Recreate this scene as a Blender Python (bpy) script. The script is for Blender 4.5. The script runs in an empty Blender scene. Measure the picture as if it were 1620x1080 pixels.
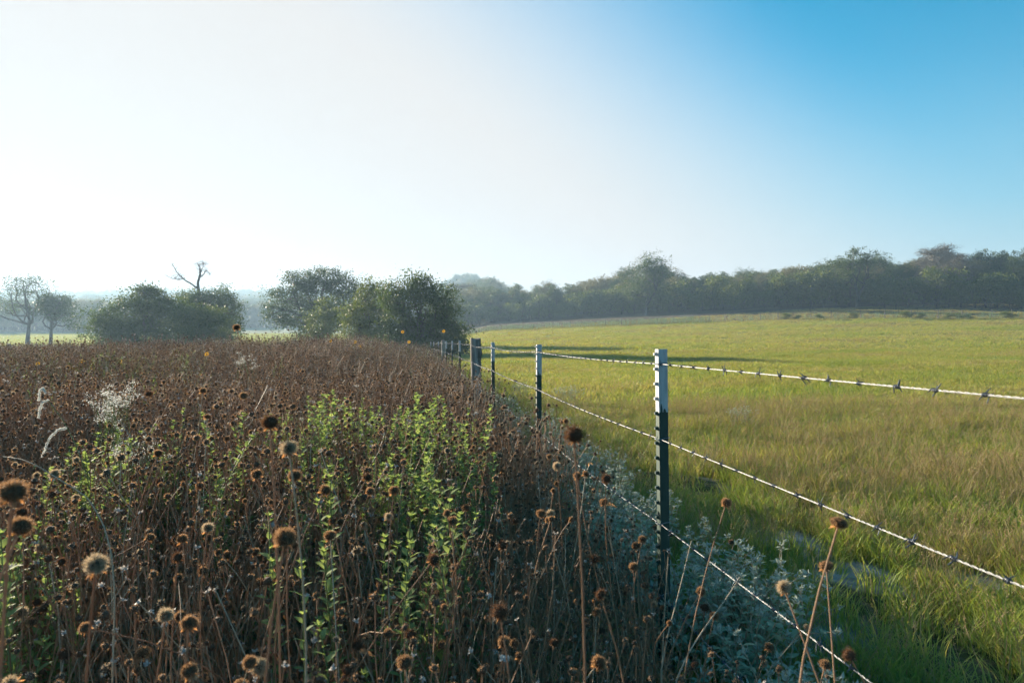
import bpy, math
import numpy as np
from mathutils import Vector

sc = bpy.context.scene
R = math.radians
def ordinal(n):
    sm = ['', 'first', 'second', 'third', 'fourth', 'fifth', 'sixth', 'seventh', 'eighth', 'ninth', 'tenth', 'eleventh', 'twelfth', 'thirteenth', 'fourteenth', 'fifteenth', 'sixteenth', 'seventeenth', 'eighteenth', 'nineteenth']
    tens = {2: ('twentieth', 'twenty-'), 3: ('thirtieth', 'thirty-'), 4: ('fortieth', 'forty-'), 5: ('fiftieth', 'fifty-'), 6: ('sixtieth', 'sixty-'), 7: ('seventieth', 'seventy-'), 8: ('eightieth', 'eighty-')}
    return sm[n] if n < 20 else (tens[n//10][0] if n % 10 == 0 else tens[n//10][1]+sm[n % 10])
# ------------------------------------------------------------------ camera, sky, sun, exposure
CAM_H = 1.25
F = 1080.0                       # focal length in photograph pixels (24 mm on 36 mm, 1620 px)
cam_d = bpy.data.cameras.new('camera'); cam = bpy.data.objects.new('camera', cam_d)
sc.collection.objects.link(cam); sc.camera = cam
cam_d.lens = 24; cam_d.sensor_width = 36; cam_d.clip_start = 0.02; cam_d.clip_end = 6000
cam.location = (0, 0, CAM_H); cam.rotation_euler = (R(90), 0, 0)
cam_d.dof.use_dof = True; cam_d.dof.focus_distance = 3.6; cam_d.dof.aperture_fstop = 7.0

SUN_AZ, SUN_EL = 47.0, 12.5      # degrees left of the view direction, above the horizon
sunv = Vector((-math.sin(R(SUN_AZ))*math.cos(R(SUN_EL)), math.cos(R(SUN_AZ))*math.cos(R(SUN_EL)), math.sin(R(SUN_EL))))
sd = bpy.data.lights.new('sun', 'SUN'); sd.energy = 5.0; sd.angle = R(0.5); sd.color = (1.0, 0.86, 0.66)
sun = bpy.data.objects.new('sun', sd); sc.collection.objects.link(sun)
sun.rotation_euler = (-sunv).to_track_quat('-Z', 'Y').to_euler(); sun.location = (-40, 40, 40)

w = bpy.data.worlds.new('World'); sc.world = w; w.use_nodes = True
nt = w.node_tree; nt.nodes.clear()
N = nt.nodes.new; L = nt.links.new
out = N('ShaderNodeOutputWorld'); bg = N('ShaderNodeBackground'); L(bg.outputs[0], out.inputs[0])
sky = N('ShaderNodeTexSky'); sky.sky_type = 'NISHITA'; sky.sun_disc = False
sky.sun_elevation = R(SUN_EL); sky.sun_rotation = R(-SUN_AZ); sky.altitude = 150
sky.air_density = 1.0; sky.dust_density = 1.2; sky.ozone_density = 2.2
BG = 0.10
bg.inputs[1].default_value = BG
hs = N('ShaderNodeHueSaturation'); hs.inputs['Saturation'].default_value = 2.0; hs.inputs['Hue'].default_value = 0.477; hs.inputs['Value'].default_value = 0.68
L(sky.outputs[0], hs.inputs['Color'])
# morning haze glare: whiter towards the sun's side and towards the horizon
tc = N('ShaderNodeTexCoord'); nrm = N('ShaderNodeVectorMath'); nrm.operation = 'NORMALIZE'; L(tc.outputs['Generated'], nrm.inputs[0])
dt = N('ShaderNodeVectorMath'); dt.operation = 'DOT_PRODUCT'; L(nrm.outputs[0], dt.inputs[0])
dt.inputs[1].default_value = (-0.59, 0.52, -0.66)
mr = N('ShaderNodeMapRange'); mr.interpolation_type = 'SMOOTHSTEP'
mr.inputs['From Min'].default_value = -0.06; mr.inputs['From Max'].default_value = 0.345
L(dt.outputs['Value'], mr.inputs['Value'])
mx = N('ShaderNodeMix'); mx.data_type = 'RGBA'
sz = N('ShaderNodeSeparateXYZ'); L(nrm.outputs[0], sz.inputs[0])
mz = N('ShaderNodeMapRange'); mz.interpolation_type = 'SMOOTHSTEP'; L(sz.outputs[2], mz.inputs['Value'])
mz.inputs['From Min'].default_value = 0.42; mz.inputs['From Max'].default_value = 0.0; mz.inputs['To Max'].default_value = 0.9
mh = N('ShaderNodeMix'); mh.data_type = 'RGBA'; L(mz.outputs[0], mh.inputs['Factor']); L(hs.outputs[0], mh.inputs[6])
mh.inputs[7].default_value = (0.125/BG, 0.172/BG, 0.205/BG, 1)          # paler, hazier blue low down
L(mr.outputs[0], mx.inputs['Factor']); L(mh.outputs[2], mx.inputs[6])
mx.inputs[7].default_value = (0.218/BG, 0.215/BG, 0.213/BG, 1)
L(mx.outputs[2], bg.inputs[0])

vs = sc.view_settings
vs.view_transform = 'Standard'; vs.look = 'None'; vs.exposure = 1.85; vs.gamma = 1.0; vs.use_curve_mapping = False
cy = sc.cycles
cy.use_denoising = True; cy.max_bounces = 4; cy.diffuse_bounces = 2; cy.glossy_bounces = 1; cy.transmission_bounces = 3; cy.use_adaptive_sampling = True; cy.adaptive_threshold = 0.03
cy.transparent_max_bounces = 6; cy.volume_bounces = 0; cy.caustics_reflective = False; cy.caustics_refractive = False
cy.sample_clamp_indirect = 6.0
try: cy.denoiser = 'OPENIMAGEDENOISE'
except Exception: pass

rng = np.random.RandomState(11)
COL = sc.collection

# ------------------------------------------------------------------ terrain
FX0, FS = 0.896, -0.1407         # fence line: x = FX0 + FS*y
def fence_x(y): return FX0 + FS*y
def sstep(a, b, x):
    t = np.clip((np.asarray(x, float)-a)/(b-a), 0, 1); return t*t*(3-2*t)
def bumps(x, y, seed, n, lam, amp):
    r = np.random.RandomState(seed); z = np.zeros_like(np.asarray(x, float))
    for i in range(n):
        a = r.rand()*6.283; k = 6.283/(lam*(0.6+0.8*r.rand())); p = r.rand()*6.283
        z = z + np.sin(k*(x*math.cos(a)+y*math.sin(a))+p)
    return amp*z/n**0.5
MOUNDS = [(1.66, 5.9, .36, .05), (1.22, 6.2, .26, .04), (1.74, 4.3, .24, .05), (1.60, 3.35, .26, .045), (1.66, 2.6, .26, .05), (1.95, 3.7, .18, .03), (1.55, 4.9, .2, .04)]
def G(x, y):
    x = np.asarray(x, float); y = np.asarray(y, float)
    a = x/np.maximum(y, 3.0)
    c = np.interp(a, [-0.12, -0.03, 0.45, 0.75, 1.2], [0.00010, 0.00024, 0.00052, 0.00060, 0.00062])
    yy = np.clip(y-6, 0, None); lim = np.interp(a, [-0.12, 0.0], [620., 150.])
    q = np.minimum(yy, lim); z = c*(q*q + 2*q*np.clip(yy-lim, 0, None)*0.6)
    s = x-fence_x(y)
    left = sstep(0.2, 3.0, -s)
    z = z + left*0.42*np.exp(-((x+6.0)/7.0)**2-((y-24)/14.0)**2)
    z = z + sstep(.1, 1.4, -s)*0.10*sstep(1.0, 4.0, y)*(1-sstep(25, 60, y))
    z = z - sstep(38, 60, y)*sstep(3, 12, -s)*0.25*(1-sstep(60, 140, y))
    far = sstep(3, 20, y)
    z = z + bumps(x, y, 3, 6, 1.6, 0.016)*(1-far) + bumps(x, y, 4, 6, 9.0, 0.05)*far*(1-sstep(60, 200, y)) + bumps(x, y, 5, 5, 120., 1.6)*sstep(160, 420, y)*(1-sstep(-.1, .1, a))
    for mx_, my_, r_, h_ in MOUNDS:
        z = z + h_*np.exp(-(((x-mx_)**2+(y-my_)**2)/(r_*r_)))
    return z
def g1(x, y): return float(G(np.array([x]), np.array([y]))[0])
def px(u, v, Y): return np.array([(u-810)/F*Y, Y, CAM_H-(v-540)/F*Y])

# ------------------------------------------------------------------ mesh building
class MB:
    def __init__(s): s.v = []; s.f = []; s.m = []; s.n = 0
    def add(s, v, f, mat=0):
        v = np.asarray(v, float).reshape(-1, 3); f = np.asarray(f, int)
        s.v.append(v); s.f.append(f+s.n); s.m.append(np.full(len(f), mat)); s.n += len(v)
    def mesh(s, name, mats, smooth=True):
        me = bpy.data.meshes.new(name)
        v = np.concatenate(s.v); tot = np.concatenate([np.full(len(f), f.shape[1]) for f in s.f])
        loops = np.concatenate([f.ravel() for f in s.f]); st = np.concatenate([[0], np.cumsum(tot)[:-1]])
        me.vertices.add(len(v)); me.vertices.foreach_set('co', v.astype(np.float32).ravel())
        me.loops.add(len(loops)); me.loops.foreach_set('vertex_index', loops.astype(np.int32))
        me.polygons.add(len(tot)); me.polygons.foreach_set('loop_start', st.astype(np.int32)); me.polygons.foreach_set('loop_total', tot.astype(np.int32))
        me.polygons.foreach_set('material_index', np.concatenate(s.m).astype(np.int32))
        me.polygons.foreach_set('use_smooth', np.full(len(tot), smooth))
        for m in (mats if isinstance(mats, (list, tuple)) else [mats]): me.materials.append(m)
        me.update(calc_edges=True); me.validate()
        return me
def tube(mb, P, rad, n=5, mat=0, cap=True):
    P = np.asarray(P, float); k = len(P); rad = np.broadcast_to(np.asarray(rad, float), (k,))
    T = np.gradient(P, axis=0); T /= np.linalg.norm(T, axis=1)[:, None]+1e-12
    mt = T.mean(0); ref = np.array([0, 0, 1.]) if abs(mt[2]) < 0.7*np.linalg.norm(mt) else np.array([1., 0, 0])
    A = np.cross(T, ref); A /= np.linalg.norm(A, axis=1)[:, None]+1e-12; B = np.cross(T, A)
    th = np.arange(n)*2*math.pi/n
    V = P[:, None, :]+rad[:, None, None]*(np.cos(th)[None, :, None]*A[:, None, :]+np.sin(th)[None, :, None]*B[:, None, :])
    i = np.arange(k-1)[:, None]*n; j = np.arange(n)[None, :]; j2 = (j+1) % n
    f = np.stack([i+j, i+j2, i+n+j2, i+n+j], -1).reshape(-1, 4)
    mb.add(V.reshape(-1, 3), f, mat)
    if cap and n > 2:
        c = V[-1]; mb.add(np.vstack([c, P[-1]]), [[a, (a+1) % n, n] for a in range(n)], mat)
def box(mb, lo, hi, mat=0, taper=0):
    x0, y0, z0 = lo; x1, y1, z1 = hi
    V = [[x0, y0, z0], [x1, y0, z0], [x1, y1, z0], [x0, y1, z0], [x0, y0, z1], [x1, y0, z1], [x1, y1, z1], [x0, y1, z1]]
    mb.add(V, [[0, 3, 2, 1], [4, 5, 6, 7], [0, 1, 5, 4], [1, 2, 6, 5], [2, 3, 7, 6], [3, 0, 4, 7]], mat)
def rnd_dirs(n, r):
    d = r.normal(size=(n, 3)); return d/(np.linalg.norm(d, axis=1)[:, None]+1e-9)
def perp(d, r):
    a = np.cross(d, r.normal(size=d.shape)); return a/(np.linalg.norm(a, axis=1)[:, None]+1e-9)
def diamonds(mb, C, size, r, mat=0, ratio=0.55, dirs=None):
    n = len(C); d = rnd_dirs(n, r) if dirs is None else dirs; b = perp(d, r); s = np.broadcast_to(size, (n,))[:, None]
    V = np.stack([C-d*s*.5, C+b*s*.5*ratio-d*s*.05, C+d*s*.5, C-b*s*.5*ratio-d*s*.05], 1).reshape(-1, 3)
    mb.add(V, np.arange(4*n).reshape(-1, 4), mat)
def leaf_verts(L_, W_, fold=0.25, curl=0.15):
    # a folded oval leaf along +Y with a midrib, 9 vertices
    ys = [0, .28, .62, 1.0]; ws = [0.08, .9, .8, 0.0]
    V = [[0, 0, 0]]
    for y, ww in zip(ys[1:3], ws[1:3]):
        zc = -curl*y*y*L_
        V += [[-ww*W_/2, y*L_, zc+fold*ww*W_/2], [0, y*L_, zc], [ww*W_/2, y*L_, zc+fold*ww*W_/2]]
    V += [[0, L_, -curl*L_]]
    Q = [[0, 2, 1, 1], [0, 3, 2, 2]]
    return np.array(V, float), np.array([[0, 2, 1], [0, 3, 2], [1, 2, 5], [1, 5, 4], [2, 3, 6], [2, 6, 5], [4, 5, 7], [5, 6, 7]])
def place(V, pos, d, up, scale=1.0):
    d = d/np.linalg.norm(d); x = np.cross(d, up); nx = np.linalg.norm(x)
    x = x/nx if nx > 1e-6 else np.array([1., 0, 0]); z = np.cross(x, d)
    M = np.stack([x, d, z], 0); return pos+scale*(V@M)

# ------------------------------------------------------------------ objects
def obj(name, me, parent=None, loc=(0, 0, 0), rot=(0, 0, 0), scale=1.0, label=None):
    o = bpy.data.objects.new(name, me); COL.objects.link(o)
    o.location = loc; o.rotation_euler = rot
    o.scale = (scale,)*3 if not hasattr(scale, '__len__') else scale
    if parent is not None: o.parent = parent
    if label: o['label'] = label
    return o
def tag(o, label, cat, group=None, kind=None):
    if label: o['label'] = label
    if cat: o['category'] = cat
    if group: o['group'] = group
    if kind: o['kind'] = kind
    return o
def thing(name, label, cat, loc=(0, 0, 0), rotz=0.0, group=None, scale=1.0, tilt=(0, 0)):
    o = obj(name, None, None, loc, (tilt[0], tilt[1], rotz), scale); o.empty_display_size = 0.1
    return tag(o, label, cat, group)
def dup(parts, root):
    # parts: list of (name, mesh, loc, rot, scale) shared between copies
    for nm, me, l, r_, s_ in parts: obj(nm, me, root, l, r_, s_)
def scatter(name, pts, rot, scl, idx, protos, label, cat, parent=None):
    n = len(pts); me = bpy.data.meshes.new(name); me.vertices.add(n)
    me.vertices.foreach_set('co', np.asarray(pts, np.float32).ravel())
    for an, ty, dat, key in (('rot', 'FLOAT_VECTOR', rot, 'vector'), ('scl', 'FLOAT', scl, 'value'), ('idx', 'INT', idx, 'value')):
        at = me.attributes.new(an, ty, 'POINT'); at.data.foreach_set(key, np.asarray(dat, np.int32 if ty == 'INT' else np.float32).ravel())
    pc = bpy.data.collections.new(name+'_shapes')
    for i, m in enumerate(protos):
        po = bpy.data.objects.new('%s_shape_%02d' % (name, i), m); pc.objects.link(po)
    o = bpy.data.objects.new(name, me); COL.objects.link(o)
    tag(o, label, cat, None, 'stuff')
    ng = bpy.data.node_groups.new(name+'_nodes', 'GeometryNodeTree')
    ng.interface.new_socket('Geometry', in_out='INPUT', socket_type='NodeSocketGeometry')
    ng.interface.new_socket('Geometry', in_out='OUTPUT', socket_type='NodeSocketGeometry')
    gi = ng.nodes.new('NodeGroupInput'); go = ng.nodes.new('NodeGroupOutput'); ip = ng.nodes.new('GeometryNodeInstanceOnPoints')
    ci = ng.nodes.new('GeometryNodeCollectionInfo'); ci.inputs[0].default_value = pc; ci.inputs[1].default_value = True; ci.inputs[2].default_value = True
    def na(nm, ty):
        a = ng.nodes.new('GeometryNodeInputNamedAttribute'); a.data_type = ty; a.inputs[0].default_value = nm; return a.outputs[0]
    e2r = ng.nodes.new('FunctionNodeEulerToRotation')
    ln = ng.links.new
    ln(gi.outputs[0], ip.inputs['Points']); ln(ci.outputs[0], ip.inputs['Instance']); ip.inputs['Pick Instance'].default_value = True
    ln(na('idx', 'INT'), ip.inputs['Instance Index']); ln(na('rot', 'FLOAT_VECTOR'), e2r.inputs[0]); ln(e2r.outputs[0], ip.inputs['Rotation'])
    ln(na('scl', 'FLOAT'), ip.inputs['Scale']); ln(ip.outputs[0], go.inputs[0])
    md = o.modifiers.new('scatter', 'NODES'); md.node_group = ng
    return o

# ------------------------------------------------------------------ materials
def newmat(name):
    m = bpy.data.materials.new(name); m.use_nodes = True; t = m.node_tree; t.nodes.clear()
    o = t.nodes.new('ShaderNodeOutputMaterial'); return m, t, o
def leafmat(name, c1, c2, trans=0.4, tcol=None, rough=0.55, island=True, spec=0.15, noise=0.0, objvar=0.25):
    """two-tone leaf: colour varies leaf by leaf and plant by plant, part of the light passes through"""
    m, t, o = newmat(name); n = t.nodes.new; l = t.links.new
    ge = n('ShaderNodeNewGeometry'); oi = n('ShaderNodeObjectInfo')
    ad = n('ShaderNodeMath'); ad.operation = 'MULTIPLY_ADD'; l(oi.outputs['Random'], ad.inputs[0]); ad.inputs[1].default_value = objvar
    if island: l(ge.outputs['Random Per Island'], ad.inputs[2])
    else: ad.inputs[2].default_value = .4
    cr = n('ShaderNodeMix'); cr.data_type = 'RGBA'; cr.clamp_factor = True; l(ad.outputs[0], cr.inputs['Factor'])
    cr.inputs[6].default_value = (*c1, 1); cr.inputs[7].default_value = (*c2, 1)
    b = n('ShaderNodeBsdfPrincipled'); b.inputs['Roughness'].default_value = rough; b.inputs['Specular IOR Level'].default_value = spec
    l(cr.outputs[2], b.inputs['Base Color'])
    tr = n('ShaderNodeBsdfTranslucent')
    hs_ = n('ShaderNodeMix'); hs_.data_type = 'RGBA'; hs_.blend_type = 'MULTIPLY'; hs_.inputs['Factor'].default_value = 1; l(cr.outputs[2], hs_.inputs[6])
    hs_.inputs[7].default_value = (*(tcol or (1.5, 1.5, 1.0)), 1); l(hs_.outputs[2], tr.inputs[0])
    ms = n('ShaderNodeMixShader'); ms.inputs[0].default_value = trans; l(b.outputs[0], ms.inputs[1]); l(tr.outputs[0], ms.inputs[2]); l(ms.outputs[0], o.inputs[0])
    return m
def solid(name, c1, c2, scale=20., rough=0.7, metal=0.0, bump=0.0, stretch=(1, 1, 1), spec=0.4, detail=5, lo=.35, hi=.65):
    m, t, o = newmat(name); n = t.nodes.new; l = t.links.new
    tc_ = n('ShaderNodeTexCoord'); mp = n('ShaderNodeMapping'); mp.inputs['Scale'].default_value = stretch; l(tc_.outputs['Object'], mp.inputs[0])
    nz = n('ShaderNodeTexNoise'); nz.inputs['Scale'].default_value = scale; nz.inputs['Detail'].default_value = detail; l(mp.outputs[0], nz.inputs['Vector'])
    r_ = n('ShaderNodeMapRange'); r_.inputs['From Min'].default_value = lo; r_.inputs['From Max'].default_value = hi; l(nz.outputs['Fac'], r_.inputs['Value'])
    cr = n('ShaderNodeMix'); cr.data_type = 'RGBA'; l(r_.outputs[0], cr.inputs['Factor']); cr.inputs[6].default_value = (*c1, 1); cr.inputs[7].default_value = (*c2, 1)
    b = n('ShaderNodeBsdfPrincipled'); b.inputs['Roughness'].default_value = rough; b.inputs['Metallic'].default_value = metal; b.inputs['Specular IOR Level'].default_value = spec
    l(cr.outputs[2], b.inputs['Base Color']); l(b.outputs[0], o.inputs[0])
    if bump:
        bp = n('ShaderNodeBump'); bp.inputs['Strength'].default_value = 1.0; bp.inputs['Distance'].default_value = bump; l(nz.outputs['Fac'], bp.inputs['Height']); l(bp.outputs[0], b.inputs['Normal'])
    return m
M = {}
M['bristle'] = leafmat('bristle', (.18, .115, .065), (.38, .265, .165), .5, (1.2, 1.0, .8))
M['bristle_dark'] = leafmat('bristle_dark', (.07, .044, .029), (.15, .098, .062), .4, (1.3, 1.0, .8))
M['bristle_pale'] = leafmat('bristle_pale', (.36, .28, .19), (.52, .44, .33), .45, (1.1, 1.0, .85))
M['core'] = solid('seed_core', (.05, .03, .018), (.11, .068, .04), 300, .85)
M['bract'] = leafmat('bract', (.32, .29, .26), (.50, .45, .40), .3, (1.0, .95, .9))
M['dstem'] = leafmat('dry_stem', (.20, .112, .065), (.40, .26, .16), .28, (1.2, .9, .6), .6, objvar=.3)
M['gstem'] = leafmat('grey_stem', (.27, .215, .15), (.42, .34, .25), .15)
M['dleaf'] = leafmat('dry_leaf', (.26, .155, .085), (.46, .32, .195), .45, (1.4, 1., .6))
M['green'] = leafmat('green_leaf', (.115, .175, .07), (.19, .26, .11), .48, (1.5, 1.45, .7), .65, spec=.06)
M['gtip'] = leafmat('young_leaf', (.18, .26, .10), (.27, .34, .155), .5, (1.45, 1.4, .75), .65, spec=.06)
M['greenstem'] = leafmat('green_stem', (.12, .16, .06), (.18, .2, .08), .1)
M['sage'] = leafmat('sage_leaf', (.21, .27, .17), (.35, .41, .29), .34, (1.1, 1.3, .9), .7, spec=.15)
M['sagetip'] = leafmat('sage_flower', (.32, .36, .30), (.46, .49, .42), .3, (1.1, 1.1, 1.0), .8, spec=.1)
M['grass_g'] = leafmat('grass_green', (.125, .195, .043), (.23, .28, .073), .45, (1.5, 1.45, .7), .5, objvar=.5)
M['grass_y'] = leafmat('grass_gold', (.235, .245, .067), (.345, .335, .112), .45, (1.45, 1.3, .7), .55, objvar=.5)
M['grass_b'] = leafmat('grass_tan', (.215, .16, .085), (.33, .265, .145), .35, (1.3, 1.1, .8), .6, objvar=.5)
M['white'] = leafmat('white_plume', (.56, .57, .54), (.74, .74, .70), .45, (1.05, 1.05, 1.05), .7)
M['yellow'] = leafmat('yellow_petal', (.75, .38, .02), (.85, .5, .03), .35, (1.1, 1.0, .6))
M['galv'] = solid('galvanised', (.20, .21, .22), (.31, .31, .31), 60, .48, .7, 0, (1, 1, 1))
M['barb'] = solid('barb_shaded_steel', (.04, .055, .075), (.09, .11, .14), 200, .5, .3)  # galvanised barbs: their dark blue shade is put into the base colour
M['clip'] = solid('clip_steel', (.16, .19, .23), (.3, .33, .36), 200, .45, .8)
M['pgreen'] = solid('post_green', (.008, .036, .028), (.03, .062, .048), 55, .55, .0, .0006, (1, 1, .22), lo=.35, hi=.8)
M['pwhite'] = solid('post_white', (.20, .21, .22), (.44, .45, .46), 45, .6, 0, .0006, (1, 1, .2), lo=.28, hi=.5)
M['wood'] = solid('weathered_wood', (.09, .08, .07), (.30, .28, .26), 16, .85, 0, .006, (1, 1, .09), .2, 8)
M['bark'] = solid('bark', (.05, .042, .036), (.12, .10, .085), 5, .9, 0, .02, (1, 1, .3), .2)
M['bark_dead'] = solid('dead_bark', (.10, .09, .08), (.18, .165, .15), 5, .9, 0, .01, (1, 1, .3), .2)
M['oak'] = leafmat('oak_leaf', (.026, .044, .018), (.068, .092, .034), .28, (1.6, 1.7, .6), .5, objvar=.6)
M['juniper'] = leafmat('bush_leaf', (.028, .050, .018), (.078, .104, .033), .3, (1.6, 1.7, .6), .55)
M['vine'] = leafmat('vine_leaf', (.055, .085, .026), (.12, .14, .045), .32, (1.5, 1.5, .6), .5)
M['autumn'] = leafmat('pale_leaf', (.085, .088, .05), (.17, .16, .09), .3, (1.4, 1.3, .7), .6, objvar=.6)
M['mossgrey'] = leafmat('twig_grey', (.10, .095, .085), (.17, .16, .145), .2)

# ---- ground material
def ground_material():
    m, t, o = newmat('ground_cover'); n = t.nodes.new; l = t.links.new
    ge = n('ShaderNodeNewGeometry'); sp = n('ShaderNodeSeparateXYZ'); l(ge.outputs['Position'], sp.inputs[0])
    def mth(op, a, b=None, c=None):
        x = n('ShaderNodeMath'); x.operation = op
        for i, q in enumerate((a, b, c)):
            if q is None: continue
            if isinstance(q, (int, float)): x.inputs[i].default_value = q
            else: l(q, x.inputs[i])
        return x.outputs[0]
    def rng_(a, lo, hi):
        x = n('ShaderNodeMapRange'); x.interpolation_type = 'SMOOTHSTEP'; l(a, x.inputs[0]); x.inputs[1].default_value = lo; x.inputs[2].default_value = hi; return x.outputs[0]
    def noise(scale, det=4, st=(1, 1, 1)):
        mp = n('ShaderNodeMapping'); mp.inputs['Scale'].default_value = st; l(ge.outputs['Position'], mp.inputs[0])
        x = n('ShaderNodeTexNoise'); x.inputs['Scale'].default_value = scale; x.inputs['Detail'].default_value = det; l(mp.outputs[0], x.inputs['Vector']); return x.outputs['Fac']
    def mix(f, a, b):
        x = n('ShaderNodeMix'); x.data_type = 'RGBA'
        if isinstance(f, float): x.inputs['Factor'].default_value = f
        else: l(f, x.inputs['Factor'])
        for i, q in ((6, a), (7, b)):
            if isinstance(q, tuple): x.inputs[i].default_value = (*q, 1)
            else: l(q, x.inputs[i])
        return x.outputs[2]
    X, Y = sp.outputs[0], sp.outputs[1]
    s = mth('SUBTRACT', X, mth('MULTIPLY_ADD', Y, FS, FX0))
    # pasture: gold-green grass with brown seed-head patches and bare sandy soil near the camera
    g = mix(rng_(noise(.5, 5), .38, .62), (.165, .18, .046), (.26, .25, .075))
    g = mix(mth('MULTIPLY', rng_(noise(.16, 6, (1, 2.2, 1)), .55, .68), .6), g, (.15, .095, .05))
    g = mix(mth('MULTIPLY', rng_(noise(3.0, 5, (1, 1.6, 1)), .5, .72), .5), g, (.07, .085, .02))
    soil = mix(rng_(noise(9, 6), .35, .7), (.27, .235, .205), (.40, .355, .315))
    soilmask = mth('MULTIPLY', rng_(noise(1.3, 4), .47, .6), mth('SUBTRACT', 1.0, rng_(Y, 4.5, 9.0)))
    lit = mix(rng_(noise(14, 6), .4, .65), (.05, .06, .018), (.12, .10, .05))
    near = mix(soilmask, lit, soil)
    past = mix(rng_(Y, 5.0, 12.0), near, g)
    # beyond the far fence: a brown stubble strip before the trees
    bl = mth('SUBTRACT', mth('MULTIPLY_ADD', X, .42, Y), 118.0)
    past = mix(rng_(mth('ADD', bl, mth('MULTIPLY', noise(.3, 3), 4.0)), 0.5, 3.0), past, mix(rng_(noise(.2, 5), .4, .6), (.075, .055, .035), (.11, .085, .05)))
    # flower field: dark litter
    fld = mix(rng_(noise(6, 6), .38, .65), (.06, .038, .024), (.15, .092, .055))
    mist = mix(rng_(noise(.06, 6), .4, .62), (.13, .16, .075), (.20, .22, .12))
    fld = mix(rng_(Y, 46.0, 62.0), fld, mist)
    hill = mix(rng_(noise(.03, 5), .4, .6), (.035, .05, .022), (.06, .075, .035))
    fld = mix(rng_(mth('ADD', Y, mth('MULTIPLY', noise(.02, 3), 60.0)), 290.0, 320.0), fld, hill)
    ssn = mth('ADD', s, mth('MULTIPLY_ADD', noise(1.2, 4), .9, -.45))
    c = mix(rng_(ssn, -.15, .25), fld, past)
    b = n('ShaderNodeBsdfPrincipled'); b.inputs['Roughness'].default_value = .95; b.inputs['Specular IOR Level'].default_value = .1
    l(c, b.inputs['Base Color']); l(b.outputs[0], o.inputs[0])
    bp = n('ShaderNodeBump'); bp.inputs['Strength'].default_value = .8; bp.inputs['Distance'].default_value = .055; l(noise(22, 6), bp.inputs['Height']); l(bp.outputs[0], b.inputs['Normal'])
    return m
M['ground'] = ground_material()
def build_ground():
    a = np.linspace(-1, 1, 260); xs = np.sinh(a*7.2)/math.sinh(7.2)*900
    b = np.linspace(-.42, 1, 330); ys = np.sinh(b*6.6)/math.sinh(6.6)*1300 + 2.0
    Xg, Yg = np.meshgrid(xs, ys); Z = G(Xg, Yg); mb = MB()
    k = len(xs); i = np.arange(len(ys)-1)[:, None]*k; j = np.arange(k-1)[None, :]
    mb.add(np.stack([Xg, Yg, Z], -1).reshape(-1, 3), np.stack([i+j, i+j+1, i+k+j+1, i+k+j], -1).reshape(-1, 4))
    o = obj('ground', mb.mesh('ground', M['ground'])); o['kind'] = 'structure'
    o['label'] = 'rolling field ground of grass, dry litter and sandy soil'
build_ground()

# ------------------------------------------------------------------ trees
def crown_leaves(mb, lobes, r, clump_area=0.55, per=42, size=.15, spread=.34, keep=1.0, mat=0, jut=.45):
    for (cx, cy_, cz, rx, ry, rz) in lobes:
        area = 4*math.pi*((rx*ry)**1.6/3+(rx*rz)**1.6/3+(ry*rz)**1.6/3)**(1/1.6)
        k = max(6, int(area/clump_area*keep*1.45)); d = rnd_dirs(k, r)
        rad = (0.62+0.38*r.rand(k)**.6)*(1+jut*np.clip(r.normal(size=k), -1.2, 1.8)*.5)
        C = np.array([cx, cy_, cz])+d*rad[:, None]*np.array([rx, ry, rz])
        sp = spread*(0.6+.8*r.rand(k))
        P = (C[:, None, :]+r.normal(size=(k, per, 3))*sp[:, None, None]*np.array([1, 1, .62])).reshape(-1, 3)
        diamonds(mb, P, size*(.6+.8*r.rand(len(P))), r, mat, .6)
def limb(r, a, b, n=7, wob=.12):
    a = np.asarray(a, float); b = np.asarray(b, float); t = np.linspace(0, 1, n)[:, None]
    L_ = np.linalg.norm(b-a); off = r.normal(size=3)*L_*wob; off2 = r.normal(size=3)*L_*wob*.5
    return a+(b-a)*t+off*np.sin(t*math.pi)+off2*np.sin(t*2*math.pi)
def trunk_mesh(r, base, forks, lobes, r0, twig=True):
    mb = MB(); base = np.asarray(base, float); tips = []
    for f in forks:
        f = np.asarray(f, float); P = limb(r, base+np.array([0, 0, -.3]), f, 9, .06)
        if len(tips): wb = np.clip(1.35-np.arange(9)/4., 0, 1)[:, None]; P = P*(1-wb)+tips[0]*wb
        rad = np.linspace(r0, r0*.5, 9); rad[0] *= 1.5; rad[1] *= 1.15
        tube(mb, P, rad, 8); tips.append(P)
    for lb in lobes:
        c = np.array(lb[:3]); bi = min(range(len(tips)), key=lambda i: np.linalg.norm(tips[i][-1]-c)); P = tips[bi]
        lo = P[r.randint(5, 9)]
        Q = limb(r, lo, c, 7, .13); tube(mb, Q, np.linspace(r0*.42, r0*.12, 7), 6)
        if twig:
            for _ in range(7):
                d = rnd_dirs(1, r)[0]*np.array(lb[3:6])*.95; d[2] = abs(d[2])*(1 if r.rand() < .8 else -1)
                S = limb(r, Q[r.randint(3, 7)], c+d, 5, .1); tube(mb, S, np.linspace(r0*.13, r0*.03, 5), 4)
    return mb
def px_lobes(pl, Y, base, r, depth=.8):
    out_ = []
    for (u, v, ru, rv) in pl:
        p = px(u, v, Y); rx = ru/F*Y*1.12; rz = rv/F*Y*1.15; ry = max(rx, rz)*depth
        out_.append((p[0]-base[0], r.normal()*ry*.35, p[2]-base[2], rx, ry, rz))
    return out_
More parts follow.
